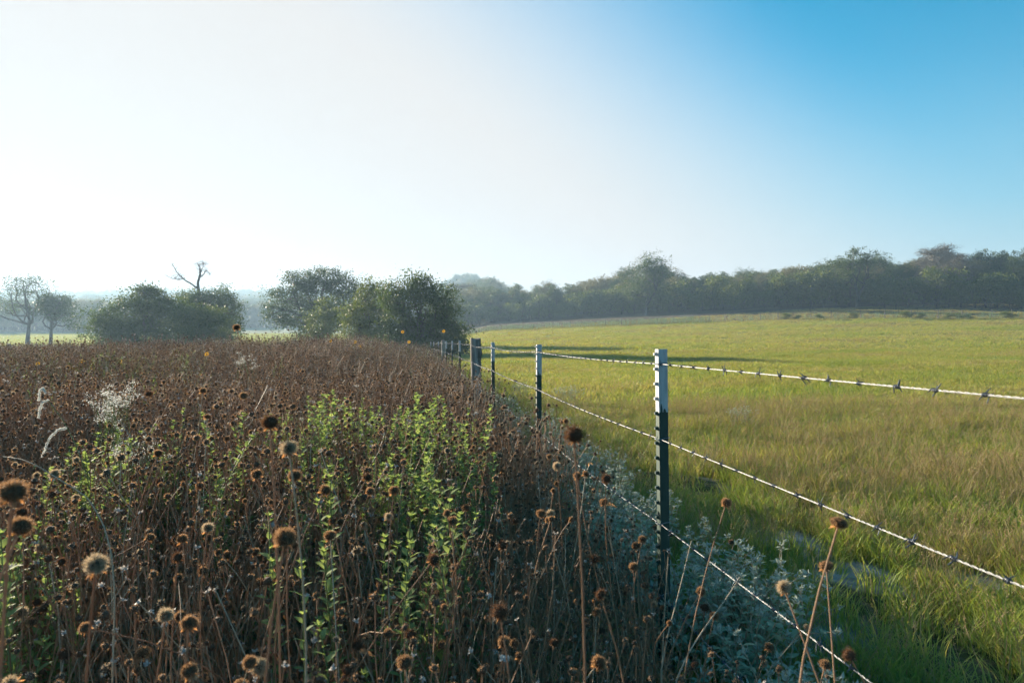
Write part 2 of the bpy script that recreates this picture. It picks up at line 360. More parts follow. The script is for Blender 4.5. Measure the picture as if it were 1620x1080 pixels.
def photo_tree(name, label, cat, ub, Y, pl, leaf, forks, r0, seed, size=.15, per=42, keep=1., spread=.34, area=.55, dead=None, jut=.5, group=None):
    r = np.random.RandomState(seed); bx = (ub-810)/F*Y; base = np.array([bx, Y, g1(bx, Y)])
    lobes = px_lobes(pl, Y, base, r); t = thing(name, label, cat, base, 0, group)
    if cat in ('thicket', 'bush', 'shrub'):       # leafy right down to the ground
        xs_ = [l[0] for l in lobes]; x0, x1 = min(xs_), max(xs_)
        for q in np.linspace(0, 1, 6): lobes.append((x0+(x1-x0)*q, r.normal()*.5, .55, (x1-x0)*.14+.5, 1.3, .75))
    fk = [px(u, v, Y)-base+np.array([0, r.normal()*.3, 0]) for u, v in forks]
    obj('trunk', trunk_mesh(r, (0, 0, 0), fk, lobes, r0).mesh('trunk', M['bark']), t)
    mb = MB(); crown_leaves(mb, lobes, r, area, per, size, spread, keep, jut=jut)
    obj('crown', mb.mesh('crown', M[leaf], smooth=False), t)
    if dead:
        mb = MB()
        for path, ra, rb in dead:
            P = np.array([px(u, v, Y)-base for u, v in path]); P[:, 1] += np.linspace(0, r.normal()*.6, len(P)); n_ = len(P)*4
            ti = np.linspace(0, len(P)-1, n_); Q = np.stack([np.interp(ti, range(len(P)), P[:, k]) for k in range(3)], 1)+r.normal(size=(n_, 3))*.025
            tube(mb, Q, np.linspace(ra, rb, n_), 6)
            for _ in range(18):
                a = Q[r.randint(n_//2, n_)]; d = rnd_dirs(1, r)[0]*r.uniform(.35, 1.0); d[2] = abs(d[2]); tube(mb, limb(r, a, a+d, 5, .15), np.linspace(min(rb*.6, .016), .006, 5), 4)
        obj('dead_limb', mb.mesh('dead_limb', M['bark_dead']), t, label='bare dead limbs sticking up above the leaves')
    return t
photo_tree('oak_tree', 'sparse open oak at the far left with light showing through its crown', 'tree', 44, 95,
    [(38, 445, 22, 7), (62, 448, 13, 9), (14, 460, 18, 8), (45, 466, 18, 9), (6, 492, 22, 9), (82, 460, 7, 12), (68, 484, 9, 8), (28, 482, 14, 9), (-22, 470, 18, 11), (52, 456, 16, 10), (26, 452, 14, 8), (60, 470, 14, 9), (-2, 476, 14, 9)],
    'oak', [(46, 492)], .30, 21, size=.19, per=22, keep=.42, spread=.45, area=.8)
photo_tree('oak_tree', 'small leaning oak just right of the sparse open oak at far left', 'tree', 79, 92,
    [(88, 474, 20, 8), (106, 498, 16, 9), (70, 494, 14, 9), (119, 516, 8, 9), (94, 488, 18, 11), (104, 480, 16, 9), (78, 484, 14, 9)],
    'oak', [(84, 502)], .25, 22, size=.2, per=30, keep=.8, spread=.42, area=.7)
photo_tree('mounded_thicket', 'dense dark thicket mounded to the ground with one central peak', 'thicket', 235, 55,
    [(232, 474, 26, 20), (228, 455, 9, 10), (205, 500, 38, 26), (252, 500, 42, 28), (167, 505, 20, 16), (182, 528, 24, 20), (222, 532, 55, 18), (238, 465, 12, 12), (262, 485, 16, 12)],
    'juniper', [(230, 500), (200, 510)], .16, 23, size=.15, per=40, area=.42, spread=.30)
photo_tree('mounded_thicket', 'low rounded green thicket in front of the tree with dead limbs', 'thicket', 320, 54,
    [(308, 510, 34, 24), (340, 520, 28, 22), (318, 532, 44, 16), (292, 498, 16, 12), (330, 500, 20, 12)],
    'vine', [(316, 515)], .12, 24, size=.15, per=40, area=.42, spread=.30)
photo_tree('oak_tree', 'oak topped by two bare dead limbs behind the low thicket', 'tree', 313, 64,
    [(298, 472, 22, 11), (340, 470, 24, 13), (360, 482, 18, 16), (374, 502, 9, 22), (328, 488, 28, 18), (315, 474, 16, 10), (350, 515, 22, 20)],
    'oak', [(312, 482), (330, 492)], .34, 25, size=.15, per=36, area=.5,
    dead=[([(312, 490), (314, 462), (313, 447), (317, 432), (316, 424), (312, 417)], .17, .035), ([(316, 440), (322, 434), (328, 428), (334, 436)], .06, .02), ([(314, 456), (304, 450), (293, 442), (285, 432), (280, 420)], .10, .025), ([(292, 441), (284, 443), (276, 441)], .06, .025), ([(317, 432), (322, 424), (325, 418)], .05, .02)])
photo_tree('oak_tree', 'large spreading oak with rounded crown in the middle clump', 'tree', 500, 75,
    [(473, 442, 20, 11), (522, 440, 28, 11), (455, 472, 28, 18), (500, 468, 34, 20), (545, 455, 24, 16), (432, 496, 13, 15), (468, 505, 24, 14), (560, 480, 24, 22), (520, 500, 30, 20), (485, 452, 18, 10)],
    'oak', [(498, 490), (515, 485), (480, 495)], .40, 26, size=.17, per=38, area=.6, spread=.36)
photo_tree('vine_shrub', 'pale vine-draped upright shrub in front of the large spreading oak', 'shrub', 512, 57,
    [(514, 490, 14, 15), (508, 518, 24, 22), (490, 530, 18, 12), (524, 505, 14, 18)], 'vine', [(512, 515)], .1, 27, size=.15, per=36, area=.4, spread=.26)
photo_tree('broad_bush', 'lighter green bush on the left shoulder of the big bush', 'bush', 580, 50,
    [(588, 462, 20, 15), (572, 490, 24, 24), (600, 480, 22, 22), (560, 512, 18, 22), (596, 520, 40, 20), (575, 470, 10, 12)], 'vine', [(585, 500), (570, 505)], .12, 28, size=.14, per=40, area=.4, spread=.28, jut=.6)
photo_tree('broad_bush', 'big dark bush where the barbed wire fence ends', 'bush', 672, 47,
    [(650, 452, 24, 16), (664, 442, 13, 10), (692, 462, 20, 16), (634, 480, 28, 26), (672, 488, 40, 32), (710, 502, 18, 28), (690, 525, 42, 18), (640, 522, 34, 18), (722, 522, 10, 16), (620, 470, 14, 16)],
    'juniper', [(665, 490), (690, 495), (645, 495)], .16, 29, size=.14, per=42, area=.4, spread=.28, jut=.6)

# shapes for the wood behind the pasture
def wood_shape(seed, H, W, kind):
    r = np.random.RandomState(seed); lobes = []
    nl = 15 if kind != 'bush' else 6
    for i in range(nl):
        a = r.rand()*6.283; h = H*(.30+.62*r.rand()) if kind != 'bush' else H*(.25+.5*r.rand())
        q = W*.5*(.25+.6*r.rand())*(1.15-.55*h/H); s = W*(.08+.13*r.rand())
        lobes.append((q*math.cos(a), q*math.sin(a), h, s*1.15, s*1.15, s*.75))
    lobes.append((0, 0, H*.9, W*.17, W*.17, H*.10))
    fk = [(r.normal()*.5, r.normal()*.5, H*.45), (r.normal()*.9, r.normal()*.9, H*.5)] if kind != 'bush' else [(0, 0, H*.3)]
    tr = trunk_mesh(r, (0, 0, 0), fk, lobes, .24 if kind != 'bush' else .08)
    mb = MB()
    if kind == 'bare':
        for lb in lobes:
            c = np.array(lb[:3])
            for _ in range(46):
                d = rnd_dirs(1, r)[0]*np.array(lb[3:6])*1.15; d[2] = abs(d[2])*.9; S = limb(r, c+d*.15, c+d, 4, .12); tube(mb, S, np.linspace(.03, .012, 4), 3)
        crown_leaves(mb, lobes, r, 1.2, 16, .13, .4, .6)
        return tr.mesh('trunk', M['bark_dead']), mb.mesh('crown', M['mossgrey'], smooth=False)
    crown_leaves(mb, lobes, r, .85 if kind != 'bush' else .5, 26, .18, .30, 1.05, jut=.9)
    return tr.mesh('trunk', M['bark']), mb.mesh('crown', M['autumn' if kind == 'pale' else ('vine' if kind == 'bush' else 'oak')], smooth=False)
WOOD = [wood_shape(40, 9, 8, 'oak'), wood_shape(41, 9, 7, 'oak'), wood_shape(42, 9, 8, 'pale'), wood_shape(43, 9, 7.5, 'bare'), wood_shape(44, 9, 9, 'pale'), wood_shape(45, 9, 8.5, 'oak')]
BUSH = [wood_shape(50, 3, 4.2, 'bush'), wood_shape(51, 3, 3.6, 'bush')]
prof_u = [700, 735, 800, 840, 900, 950, 1000, 1030, 1080, 1140, 1200, 1260, 1300, 1350, 1400, 1450, 1480, 1530, 1570, 1620, 1900]
prof_v = [455, 454, 454, 451, 449, 441, 428, 424, 434, 426, 430, 422, 420, 404, 407, 417, 403, 407, 400, 402, 398]
def wood_Y(u): return np.interp(u, [700, 735, 1620, 1900], [168, 166, 116, 104])
KINDW = {0: 'dark green oak', 1: 'narrow dark green oak', 2: 'dull olive tree', 3: 'bare grey twiggy tree', 4: 'broad dull olive tree', 5: 'broad dark green oak'}
def wood_tree(k, u, Y, H, label, group, rz):
    X = (u-810)/F*Y; t = thing('woodland_tree', label, 'tree', (X, Y, g1(X, Y)-.1), rz, group, H/8.5)
    obj('trunk', WOOD[k][0], t); obj('crown', WOOD[k][1], t)
r_ = np.random.RandomState(5)
u = 690.0; i = 0
while u < 1850:
    for row in range(3):
        uu = u+r_.uniform(-12, 12)+row*13; Y = wood_Y(uu)+row*9+r_.uniform(-2, 2); X = (uu-810)/F*Y
        top = CAM_H-(np.interp(uu, prof_u, prof_v)-540)/F*Y; H = (top-g1(X, Y))*(r_.uniform(.80, 1.06) if row else r_.uniform(.55, .98))
        k = r_.choice([0, 1, 2, 4, 5, 3], p=[.22, .16, .22, .17, .17, .06])
        if 1465 < uu < 1535: k = 3; H *= 1.12
        if uu > 1560: k = 5
        wood_tree(k, uu, Y, H, '%s, %s from the left in the %s row of the wood' % (KINDW[k], ordinal(i+1), ['front', 'middle', 'back'][row]), 'woodland trees behind the pasture', r_.rand()*6.28)
    u += 21 if u < 1100 else 27; i += 1
wood_tree(0, 1022, 140, 11.4, 'tallest dark oak standing above the left half of the wood', None, 1.0)
wood_tree(1, 1352, 124, 10.6, 'tall slim oak breaking the skyline in the right half of the wood', None, 2.0)
u = 720.0; i = 0
while u < 1840:
    i += 1
    Y = wood_Y(u)-5+r_.uniform(-2.5, 1.5); X = (u-810)/F*Y
    t = thing('woodland_bush', '%s rounded bush from the left along the foot of the wood behind the pasture' % ordinal(i), 'bush', (X, Y, g1(X, Y)-.05), r_.rand()*6.28, 'bushes at the foot of the wood', r_.uniform(1.0, 2.2))
    k = r_.randint(2); obj('stem', BUSH[k][0], t); obj('crown', BUSH[k][1], t); u += r_.uniform(13, 24)
u = 700.0; i = 0
while u < 1200:
    i += 1; Y = wood_Y(u)+16+r_.uniform(-2, 2); X = (u-810)/F*Y
    t = thing('woodland_bush', 'bush in the dark understorey seen between the trunks, %s from the left' % ordinal(i), 'bush', (X, Y, g1(X, Y)-.05), r_.rand()*6.28, 'understorey bushes in the wood', r_.uniform(1.5, 2.3))
    k = r_.randint(2); obj('stem', BUSH[k][0], t); obj('crown', BUSH[k][1], t); u += r_.uniform(16, 26)
def far_fence_Y(u): return 117.0/(1+.42*(u-810)/F)
for i, (u, s) in enumerate(((1242, .34), (1262, .22), (1296, .24), (1348, .32), (1434, .36), (1456, .26), (1500, .24), (1516, .28), (1534, .24), (1592, .34))):
    Y = far_fence_Y(u); X = (u-810)/F*Y
    t = thing('low_bush', '%s small dark bush from the left along the far edge of the pasture' % ordinal(i+1), 'bush', (X, Y, g1(X, Y)-.02), u, 'low bushes along the far pasture edge', (s*1.5, s*1.5, s))
    obj('stem', BUSH[u % 2][0], t); obj('crown', BUSH[u % 2][1], t)
# hills: one mass of far woodland
def forest():
    r = np.random.RandomState(8); P = []
    n = 5200; Y = 300+r.rand(n)**.8*420; a = r.uniform(-1.25, .02, n); P.append(np.stack([a*Y, Y], 1))
    n = 900; Y = 205+r.rand(n)*60; a = r.uniform(-1.2, -.60, n); P.append(np.stack([a*Y, Y], 1))
    n = 420; Y = 262+r.rand(n)*30; a = r.uniform(-.62, -.0, n); P.append(np.stack([a*Y, Y], 1))
    n = 620; a = r.uniform(-.13, .9, n); Y = wood_Y(810+F*a)+26+r.rand(n)*30; P.append(np.stack([a*Y, Y], 1))
    P = np.concatenate(P); z = G(P[:, 0], P[:, 1]); n = len(P)
    scatter('far_woodland', np.column_stack([P, z]), np.column_stack([np.zeros(n), np.zeros(n), r.rand(n)*6.28]), np.where(np.arange(n) >= n-620, r.uniform(.55, .8, n), r.uniform(.6, 1.15, n)), r.randint(0, 4, n),
        [joined(WOOD[i]) for i in (0, 1, 4, 5)], 'hazy far-off woodland on the hills behind the left field', 'woodland')
def joined(pair):
    # trunk and crown of a wood shape in one mesh, for the far-off mass
    mb = MB()
    for k, me in enumerate(pair):
        co = np.empty(len(me.vertices)*3); me.vertices.foreach_get('co', co)
        lt = np.empty(len(me.polygons), int); me.polygons.foreach_get('loop_total', lt); vi = np.empty(len(me.loops), int); me.loops.foreach_get('vertex_index', vi)
        st = np.concatenate([[0], np.cumsum(lt)[:-1]])
        q = lt == 4; f4 = vi[(st[q][:, None]+np.arange(4))]; mb.add(co, f4[::(1 if k else 3)] if k else f4, k)
    return mb.mesh('far_tree', [pair[0].materials[0], pair[1].materials[0]], smooth=False)
forest()

# ------------------------------------------------------------------ haze
def build_haze():
    mb = MB(); box(mb, (-1000, -120, -3.5), (1000, 1000, 56))
    m, t, o = newmat('haze_air'); v = t.nodes.new('ShaderNodeVolumePrincipled')
    v.inputs['Color'].default_value = (.50, .74, 1.0, 1); v.inputs['Density'].default_value = HAZE; v.inputs['Anisotropy'].default_value = .32
    t.links.new(v.outputs[0], o.inputs['Volume']); h = obj('haze', mb.mesh('haze', m, smooth=False))
    tag(h, 'thin pale morning haze over the fields', 'haze', None, 'stuff')
HAZE = 0.0008
build_haze()

# ------------------------------------------------------------------ fence
FT = np.array([FS, 1.0, 0])/math.hypot(FS, 1); FN = np.array([-FT[1], FT[0], 0])     # along the fence, towards the flowers
FROT = math.atan2(FN[1], FN[0])
POST_Y = [-.5, 2.5, 5.1, 8.06, 14.2, 17.4, 20.5, 27.8, 35.0, 42.0]; WOOD_Y = [11.4, 24.6]
POST_H = 1.222
def tpost_meshes(H, tip=.23):
    def prof(mb, z0, z1, wav=False):
        pts = np.array([[0, -.0175], [0, .0175], [-.0032, .0165], [-.0045, .0028], [-.040, .0022], [-.040, -.0022], [-.0045, -.0028], [-.0032, -.0165]])
        zs = np.linspace(z0, z1, 6); n = len(pts)
        V = np.concatenate([np.column_stack([pts, np.full(n, z)]) for z in zs]); f = []
        for i in range(5):
            for j in range(n): f.append([i*n+j, i*n+(j+1) % n, (i+1)*n+(j+1) % n, (i+1)*n+j])
        mb.add(V, f); mb.add(V[-n:], [[0, 1, 2, 7], [2, 3, 6, 7], [3, 4, 5, 6]])
    a = MB(); prof(a, -.35, H-tip); b = MB(); prof(b, H-tip, H)
    rp = np.random.RandomState(4)
    for x0, sy in ((-.012, -1), (-.019, -1), (-.030, -1), (-.015, 1), (-.027, 1)):      # green paint running up unevenly over the white
        hh = rp.uniform(.008, .034); wv = rp.uniform(.004, .008); yy = sy*.0036; zt = H-tip
        a.add([[x0-wv, yy, zt-.01], [x0+wv, yy, zt-.01], [x0+wv*.8, yy, zt+hh*.6], [x0, yy, zt+hh], [x0-wv*.7, yy, zt+hh*.45]], [[0, 1, 2, 4]]); a.add([[x0+wv*.8, yy, zt+hh*.6], [x0, yy, zt+hh], [x0-wv*.7, yy, zt+hh*.45]], [[0, 1, 2]])
    st = MB(); w_ = .0085; h_ = .0075
    st.add([[0, -w_, -h_], [0, w_, -h_], [0, w_, h_], [0, -w_, h_], [.011, -w_*.7, -h_*.55], [.011, w_*.7, -h_*.55], [.011, w_*.7, h_*.55], [.011, -w_*.7, h_*.55]],
           [[4, 5, 6, 7], [0, 1, 5, 4], [1, 2, 6, 5], [2, 3, 7, 6], [3, 0, 4, 7]])
    c = MB(); p = np.array([[.008, .006, 0], [.007, -.012, 0], [.002, -.021, .001], [-.02, -.010, .003], [-.0445, -.004, .004], [-.0445, .004, .004], [-.02, .010, .003], [.002, .021, .001], [.007, .012, 0], [.010, .004, .004]])
    tube(c, p, .0014, 5)
    return a.mesh('post_body', M['pgreen'], False), b.mesh('white_tip', M['pwhite'], False), st.mesh('stud', M['pgreen'], False), st.mesh('stud', M['pwhite'], False), c.mesh('wire_clip', M['clip'])
TP = tpost_meshes(POST_H)
WZ = [1.162, .888, .580, .322]
def fence_ground(y): return float(np.interp(y, [-1, 0, 6, 12, 30, 45], [-.12, -.05, 0, .0, .04, .12]))+0.0
def wire_z(k, y):
    base = WZ[k]+float(np.interp(y, [0, 6, 15, 30, 45], [0, .015, .05, .03, 0]))
    if y < 2.5: base -= (2.5-y)*[-.003, -.002, -.004, .0][k]
    return base
WORDS = ['nearest', 'second', 'third', 'fourth', 'fifth', 'sixth', 'seventh', 'eighth', 'ninth']
for i, y in enumerate(POST_Y):
    x = fence_x(y); gz = g1(x, y); top = {2.5: CAM_H-.028, 5.1: CAM_H-.022, 8.06: CAM_H-.008}.get(y, wire_z(0, y)+.055)
    p = np.array([x, y, top-POST_H])
    lab = 'green steel fence post with white tip beside the camera' if y < 0 else WORDS[i-1]+' green steel T-shaped fence post with a white tip, counting from the camera'
    t = thing('steel_fence_post', lab, 'fence post', p, FROT, 'steel fence posts along the barbed wire fence')
    t.rotation_euler = (R([.3, -.5, .4, -.8, .6, .2, -.4, .7, -.3, .4][i]), R([0, 0.9, -.3, .4, .2, -.5, .3, .1, 0, 0][i]), FROT)
    pb = obj('post_body', TP[0], t); wt = obj('white_tip', TP[1], t, label='white painted top end of the post')
    if y < 21:
        z = POST_H-.018
        while z > .12:
            obj('stud', TP[3] if z > POST_H-.23 else TP[2], wt if z > POST_H-.23 else pb, (0, 0, z)); z -= .054
        for k in range(4): obj('wire_clip', TP[4], t, (0, 0, wire_z(k, y)-p[2]))
# weathered wooden posts
def wood_post(seed, H, rad, knot):
    r = np.random.RandomState(seed); mb = MB(); n = 18; zs = np.linspace(-.3, H, 26); th = np.arange(n)*2*math.pi/n
    rr = rad*(1+.10*np.sin(3*th+r.rand()*6)+.06*np.sin(7*th+r.rand()*6)+.04*np.sin(11*th))
    V = []
    for z in zs:
        k = rr*(1+.05*math.sin(z*4+seed)+.25*knot*np.exp(-((z-H*.82)/.05)**2)*np.clip(np.cos(th-.2), 0, 1)**2+.03*r.normal(size=n)*.4)
        V.append(np.column_stack([k*np.cos(th)+.012*math.sin(z*3), k*np.sin(th), np.full(n, z)+(0.012*np.sin(2*th)*(z > H-.01))]))
    V = np.concatenate(V); i = np.arange(len(zs)-1)[:, None]*n; j = np.arange(n)[None, :]
    mb.add(V, np.stack([i+j, i+(j+1) % n, i+n+(j+1) % n, i+n+j], -1).reshape(-1, 4))
    top = V[-n:]; mb.add(np.vstack([top, top.mean(0)+np.array([0, 0, -.004])]), [[a, (a+1) % n, n] for a in range(n)])
    return mb.mesh('wooden_post', M['wood'])
for i, y in enumerate(WOOD_Y):
    x = fence_x(y)-.082*FN[0]; o = obj('wooden_fence_post', wood_post(60+i, 1.28, .068+.012*(i == 0), 1.0), None, (x, y, wire_z(0, y)+.10-1.28), (0, R(.8), i*.7))
    tag(o, ['thick weathered grey wooden fence post with a knot near its top', 'weathered wooden fence post far along the fence before the big bush'][i], 'fence post')
for i, (u, v, wd) in enumerate(((13, 543, 5.5), (58, 543, 3.5), (94, 544, 3.5))):
    Y = 60.; X = (u-810)/F*Y; gz = g1(X, Y); H = max(.7, CAM_H-(v-540)/F*Y-gz)
    tag(obj('wooden_fence_post', wood_post(70+i, H, wd/F*Y*.5, .3), None, (X, Y, gz), (0, R([3, -2, 1][i]), i)),
        ['thickest of three short wooden posts at the far left field edge', 'middle one of three short wooden posts at the far left field edge', 'rightmost of three short wooden posts at the far left field edge'][i], 'fence post')
# barbed wire: two twisted strands and their barbs
def wire_path(k):
    ys = []; zs = []
    allp = sorted(POST_Y+WOOD_Y); r = np.random.RandomState(90+k)
    for a, b in zip(allp[:-1], allp[1:]):
        n = 12; t = np.linspace(0, 1, n, endpoint=False); sag = (.010+.012*r.rand())*(b-a)/3*(.25 if a < 0 else 1)
        ys += list(a+(b-a)*t); zs += [wire_z(k, a)*(1-q)+wire_z(k, b)*q-sag*4*q*(1-q) for q in t]
    ys.append(allp[-1]); zs.append(wire_z(k, allp[-1])); return np.array(ys), np.array(zs)
def barb_mesh(seed):
    r = np.random.RandomState(seed); mb = MB()
    for w_ in (0, 1):                      # two short wires, each wrapped twice, leaving two points
        th = np.linspace(0, 2*math.pi*1.6, 15)+w_*math.pi+r.rand(); R_ = .0036
        C = np.column_stack([R_*np.cos(th), np.linspace(-.0065, .0005, 15)+w_*.006, R_*np.sin(th)])
        def tipdir(c, ph): d = np.array([c[0], 0, c[2]]); d /= np.linalg.norm(d); tn = np.array([-d[2], 0, d[0]])*ph; return tn*.9+d*.5+np.array([0, r.normal()*.35, 0])
        ln_ = .012+.005*r.rand()
        A = C[0]+tipdir(C[0], -1)*ln_; B = C[-1]+tipdir(C[-1], 1)*ln_
        tube(mb, np.vstack([A, C[0]*.5+A*.5, C, C[-1]*.5+B*.5, B]), np.concatenate([[.0006, .0014], np.full(15, .0013), [.0012, .0005]]), 5)
    return mb
BARBS = [barb_mesh(200+i) for i in range(5)]; BARB_ME = [b.mesh('barb', M['barb']) for b in BARBS]
WLAB = ['top', 'second', 'third', 'lowest']
for k in range(4):
    ys, zs = wire_path(k); off = .0062
    def at(y): z = np.interp(y, ys, zs); return np.stack([fence_x(y)+FN[0]*off, y+FN[1]*off, z], -1)
    t = thing('barbed_wire', WLAB[k]+' barbed wire of the fence, two twisted bright steel strands', 'barbed wire', at(np.array(2.5)), 0, 'barbed wires of the fence')
    org = at(np.array(2.5))
    for sgn in (0, 1):
        near = np.arange(-.5, 9.0, .03/9); farr = np.arange(9.0, 42.0, .012); yy = np.concatenate([near, farr])
        ph = np.where(yy < 9, yy/.03, 9/.03+(yy-9)/.06)*2*math.pi+sgn*math.pi
        C = at(yy)-org; up = np.array([0, 0, 1.])
        P = C+.00098*(np.cos(ph)[:, None]*FN+np.sin(ph)[:, None]*up)*np.where(yy < 9, 1, 1.2)[:, None]
        mb = MB(); tube(mb, P, np.where(yy < 9, .00092, .0012), 5); obj('strand', mb.mesh('strand', M['galv']), t)
    r = np.random.RandomState(300+k); y = -.42+r.rand()*.1; mbf = MB()
    while y < 20:
        p = at(np.array(y))-org; b = r.randint(5)
        if y < 7.6:
            obj('barb', BARB_ME[b], t, p, (r.normal()*.1, r.rand()*6.28, math.atan2(FT[1], FT[0])-math.pi/2), r.uniform(.8, 1.0))
        else:
            a_ = r.rand()*6.28; V = np.concatenate(BARBS[b].v); V = np.stack([V[:, 0]*math.cos(a_)+V[:, 2]*math.sin(a_), V[:, 1], -V[:, 0]*math.sin(a_)+V[:, 2]*math.cos(a_)], 1)
            mbf.add(V+p, BARBS[b].f[0])
        y += .1+r.normal()*.006
    bf = obj('barb', mbf.mesh('barbs_far', M['barb']), t); bf['kind'] = 'stuff'
# thin posts of the fence across the far side of the pasture
mbp = MB(); tube(mbp, [[0, 0, -.2], [0, 0, .6], [.02, 0, 1.25]], [.05, .05, .045], 6); FARP = mbp.mesh('thin_post', M['wood'])
for i, u in enumerate(range(745, 1640, 41)):
    uu = u+int(9*math.sin(u)); Y = far_fence_Y(uu)+1.2; X = (uu-810)/F*Y
    tag(obj('thin_fence_post', FARP, None, (X, Y, g1(X, Y)), (0, .03*math.sin(u*3), u)), '%s thin post from the left in the fence across the far pasture edge' % ordinal(i+1), 'fence post', 'thin posts of the far pasture fence')

# ------------------------------------------------------------------ seed heads and dry stalks
def icos(sub=1):
    import bmesh
    bm = bmesh.new(); bmesh.ops.create_icosphere(bm, subdivisions=sub, radius=1.0)
    v = np.array([p.co[:] for p in bm.verts]); f = np.array([[q.index for q in p.verts] for p in bm.faces]); bm.free(); return v, f
ICO1 = icos(1); ICO2 = icos(2)
def head_geo(mb, r, c, d, axis, nb, m_core, m_br, flat=.85, shag=.0, core=.35, wid=.028, tilt=.5):
    """a dry seed head of diameter d at c: dark core, bristles standing out all round, ragged below"""
    axis = axis/np.linalg.norm(axis); v, f = ICO1 if nb < 150 else ICO2
    a = perp(axis[None], np.random.RandomState(1))[0]; b = np.cross(axis, a); B = np.stack([a, b, axis])
    mb.add(c+(v*np.array([1, 1, flat])*d*core)@B, f, m_core)
    n = rnd_dirs(nb, r); n = n[n[:, 2] > -.82]; k = len(n)
    lump = 1+.10*np.sin(n[:, 0]*5+r.rand()*6)*np.cos(n[:, 1]*4+r.rand()*6)
    l0 = d*core*.9; l1 = d*.5*(.86+.22*r.rand(k))*lump*(1+shag*r.normal(size=k)*.5)
    dirv = n+tilt*.35*r.normal(size=(k, 3)); dirv /= np.linalg.norm(dirv, axis=1)[:, None]
    p0 = n*l0; p1 = n*l0+dirv*(l1-l0)[:, None]; sc_ = np.array([1, 1, flat]); q = perp(dirv, r)*d*wid
    V = np.stack([p0+q, p0-q, p1-q*.25, p1+q*.25], 1).reshape(-1, 3)*sc_
    mb.add(c+V@B, np.arange(4*k).reshape(-1, 4), m_br)
    if nb >= 300:                      # short dense chaff over the core
        n = rnd_dirs(nb, r); k = len(n); dv = n+.5*r.normal(size=(k, 3)); dv /= np.linalg.norm(dv, axis=1)[:, None]; q = perp(dv, r)*d*wid*1.4
        p0 = n*l0*.95; p1 = p0+dv*d*(.06+.05*r.rand(k))[:, None]; mb.add(c+(np.stack([p0+q, p0-q, p1-q*.3, p1+q*.3], 1).reshape(-1, 3)*sc_)@B, np.arange(4*k).reshape(-1, 4), m_br if m_br == 3 else 2)
def cup_geo(mb, r, c, d, axis, mat, n=9):
    """small pale empty flower base: papery bracts curling round a receptacle"""
    axis = axis/np.linalg.norm(axis); a = perp(axis[None], r)[0]; b = np.cross(axis, a); B = np.stack([a, b, axis])
    v, f = ICO1; mb.add(c+(v*np.array([.22, .22, .18])*d)@B, f, mat)
    for i in range(n):
        t = 6.283*i/n+r.normal()*.2; o = np.array([math.cos(t), math.sin(t), 0]); s = np.array([-o[1], o[0], 0]); up = r.uniform(-.5, .9); wd = .16*d
        p0 = o*.15*d; p1 = o*.42*d+np.array([0, 0, .18*d*up]); p2 = o*.52*d*(.8+.3*r.rand())+np.array([0, 0, .5*d*up])
        V = np.array([p0-s*wd*.5, p0+s*wd*.5, p1+s*wd, p1-s*wd, p2])
        mb.add(c+V@B, [[0, 1, 2, 3]], mat); mb.add(c+V[2:5]@B, [[1, 0, 2]], mat)
def stalk_path(r, a, b, n=9, bend=.06):
    a = np.asarray(a, float); b = np.asarray(b, float); t = np.linspace(0, 1, n)[:, None]; L_ = np.linalg.norm(b-a)
    o1 = r.normal(size=3)*L_*bend; o1[2] = 0; o2 = r.normal(size=3)*L_*bend*.5; o2[2] = 0; o3 = r.normal(size=3)*L_*bend*.2
    hz = (b-a)*np.array([1, 1, 0])
    return a+(b-a)*t+hz*(t*t-t)*.7+o1*np.sin(t*math.pi)+o2*np.sin(t*2*math.pi)+o3*np.sin(t*5)*t*(1-t)*3
HM = [M['core'], M['bristle'], M['bristle_dark'], M['bristle_pale'], M['bract'], M['dstem'], M['gstem'], M['dleaf']]
def head_mesh(seed, style, nb=1100):
    r = np.random.RandomState(seed); mb = MB()
    kw = {'brown': dict(m_br=1, flat=.86), 'dark': dict(m_br=2, flat=.92, shag=.5), 'pale': dict(m_br=3, flat=.9, core=.29), 'flatbrown': dict(m_br=1, flat=.66, core=.37)}[style]
    head_geo(mb, r, np.zeros(3), 1.0, np.array([0, 0, 1.]), nb, 0, wid=.012 if nb > 300 else .02, **kw)
    # ragged bracts under the head
    for i in range(7):
        t = 6.283*i/7+r.rand(); o = np.array([math.cos(t), math.sin(t), 0]); s = np.array([-o[1], o[0], 0]); z = -.27*kw['flat']-.05
        L_ = .25+.15*r.rand(); mb.add([o*.08+s*.04+[0, 0, z], o*.08-s*.04+[0, 0, z], o*L_+s*.03+[0, 0, z-.12*r.rand()], o*L_*1.25+[0, 0, z-.15-.1*r.rand()]], [[0, 1, 2, 3]], 7)
    return mb.mesh('seed_head', HM, smooth=False)
HEADS = {'brown': [head_mesh(500+i, 'brown') for i in range(3)], 'dark': [head_mesh(510+i, 'dark') for i in range(2)],
         'pale': [head_mesh(520+i, 'pale') for i in range(2)], 'flat': [head_mesh(530, 'flatbrown')]}
def cup_mesh(seed):
    r = np.random.RandomState(seed); mb = MB(); cup_geo(mb, r, np.zeros(3), 1.0, np.array([0, 0, 1.]), 4, 11); return mb.mesh('pale_head', HM, False)
HEADS['cup'] = [cup_mesh(540), cup_mesh(541)]
def add_dry_leaves(mb, r, P, n, mat=7, size=.035):
    LV, LF = leaf_verts(1.0, .26, .5, .5)
    for _ in range(n):
        i = r.randint(1, max(2, int(len(P)*.7))); d = rnd_dirs(1, r)[0]; d[2] = d[2]*.5-.3; mb.add(place(LV, P[i], d, rnd_dirs(1, r)[0], size*(.6+.9*r.rand())), LF, mat)
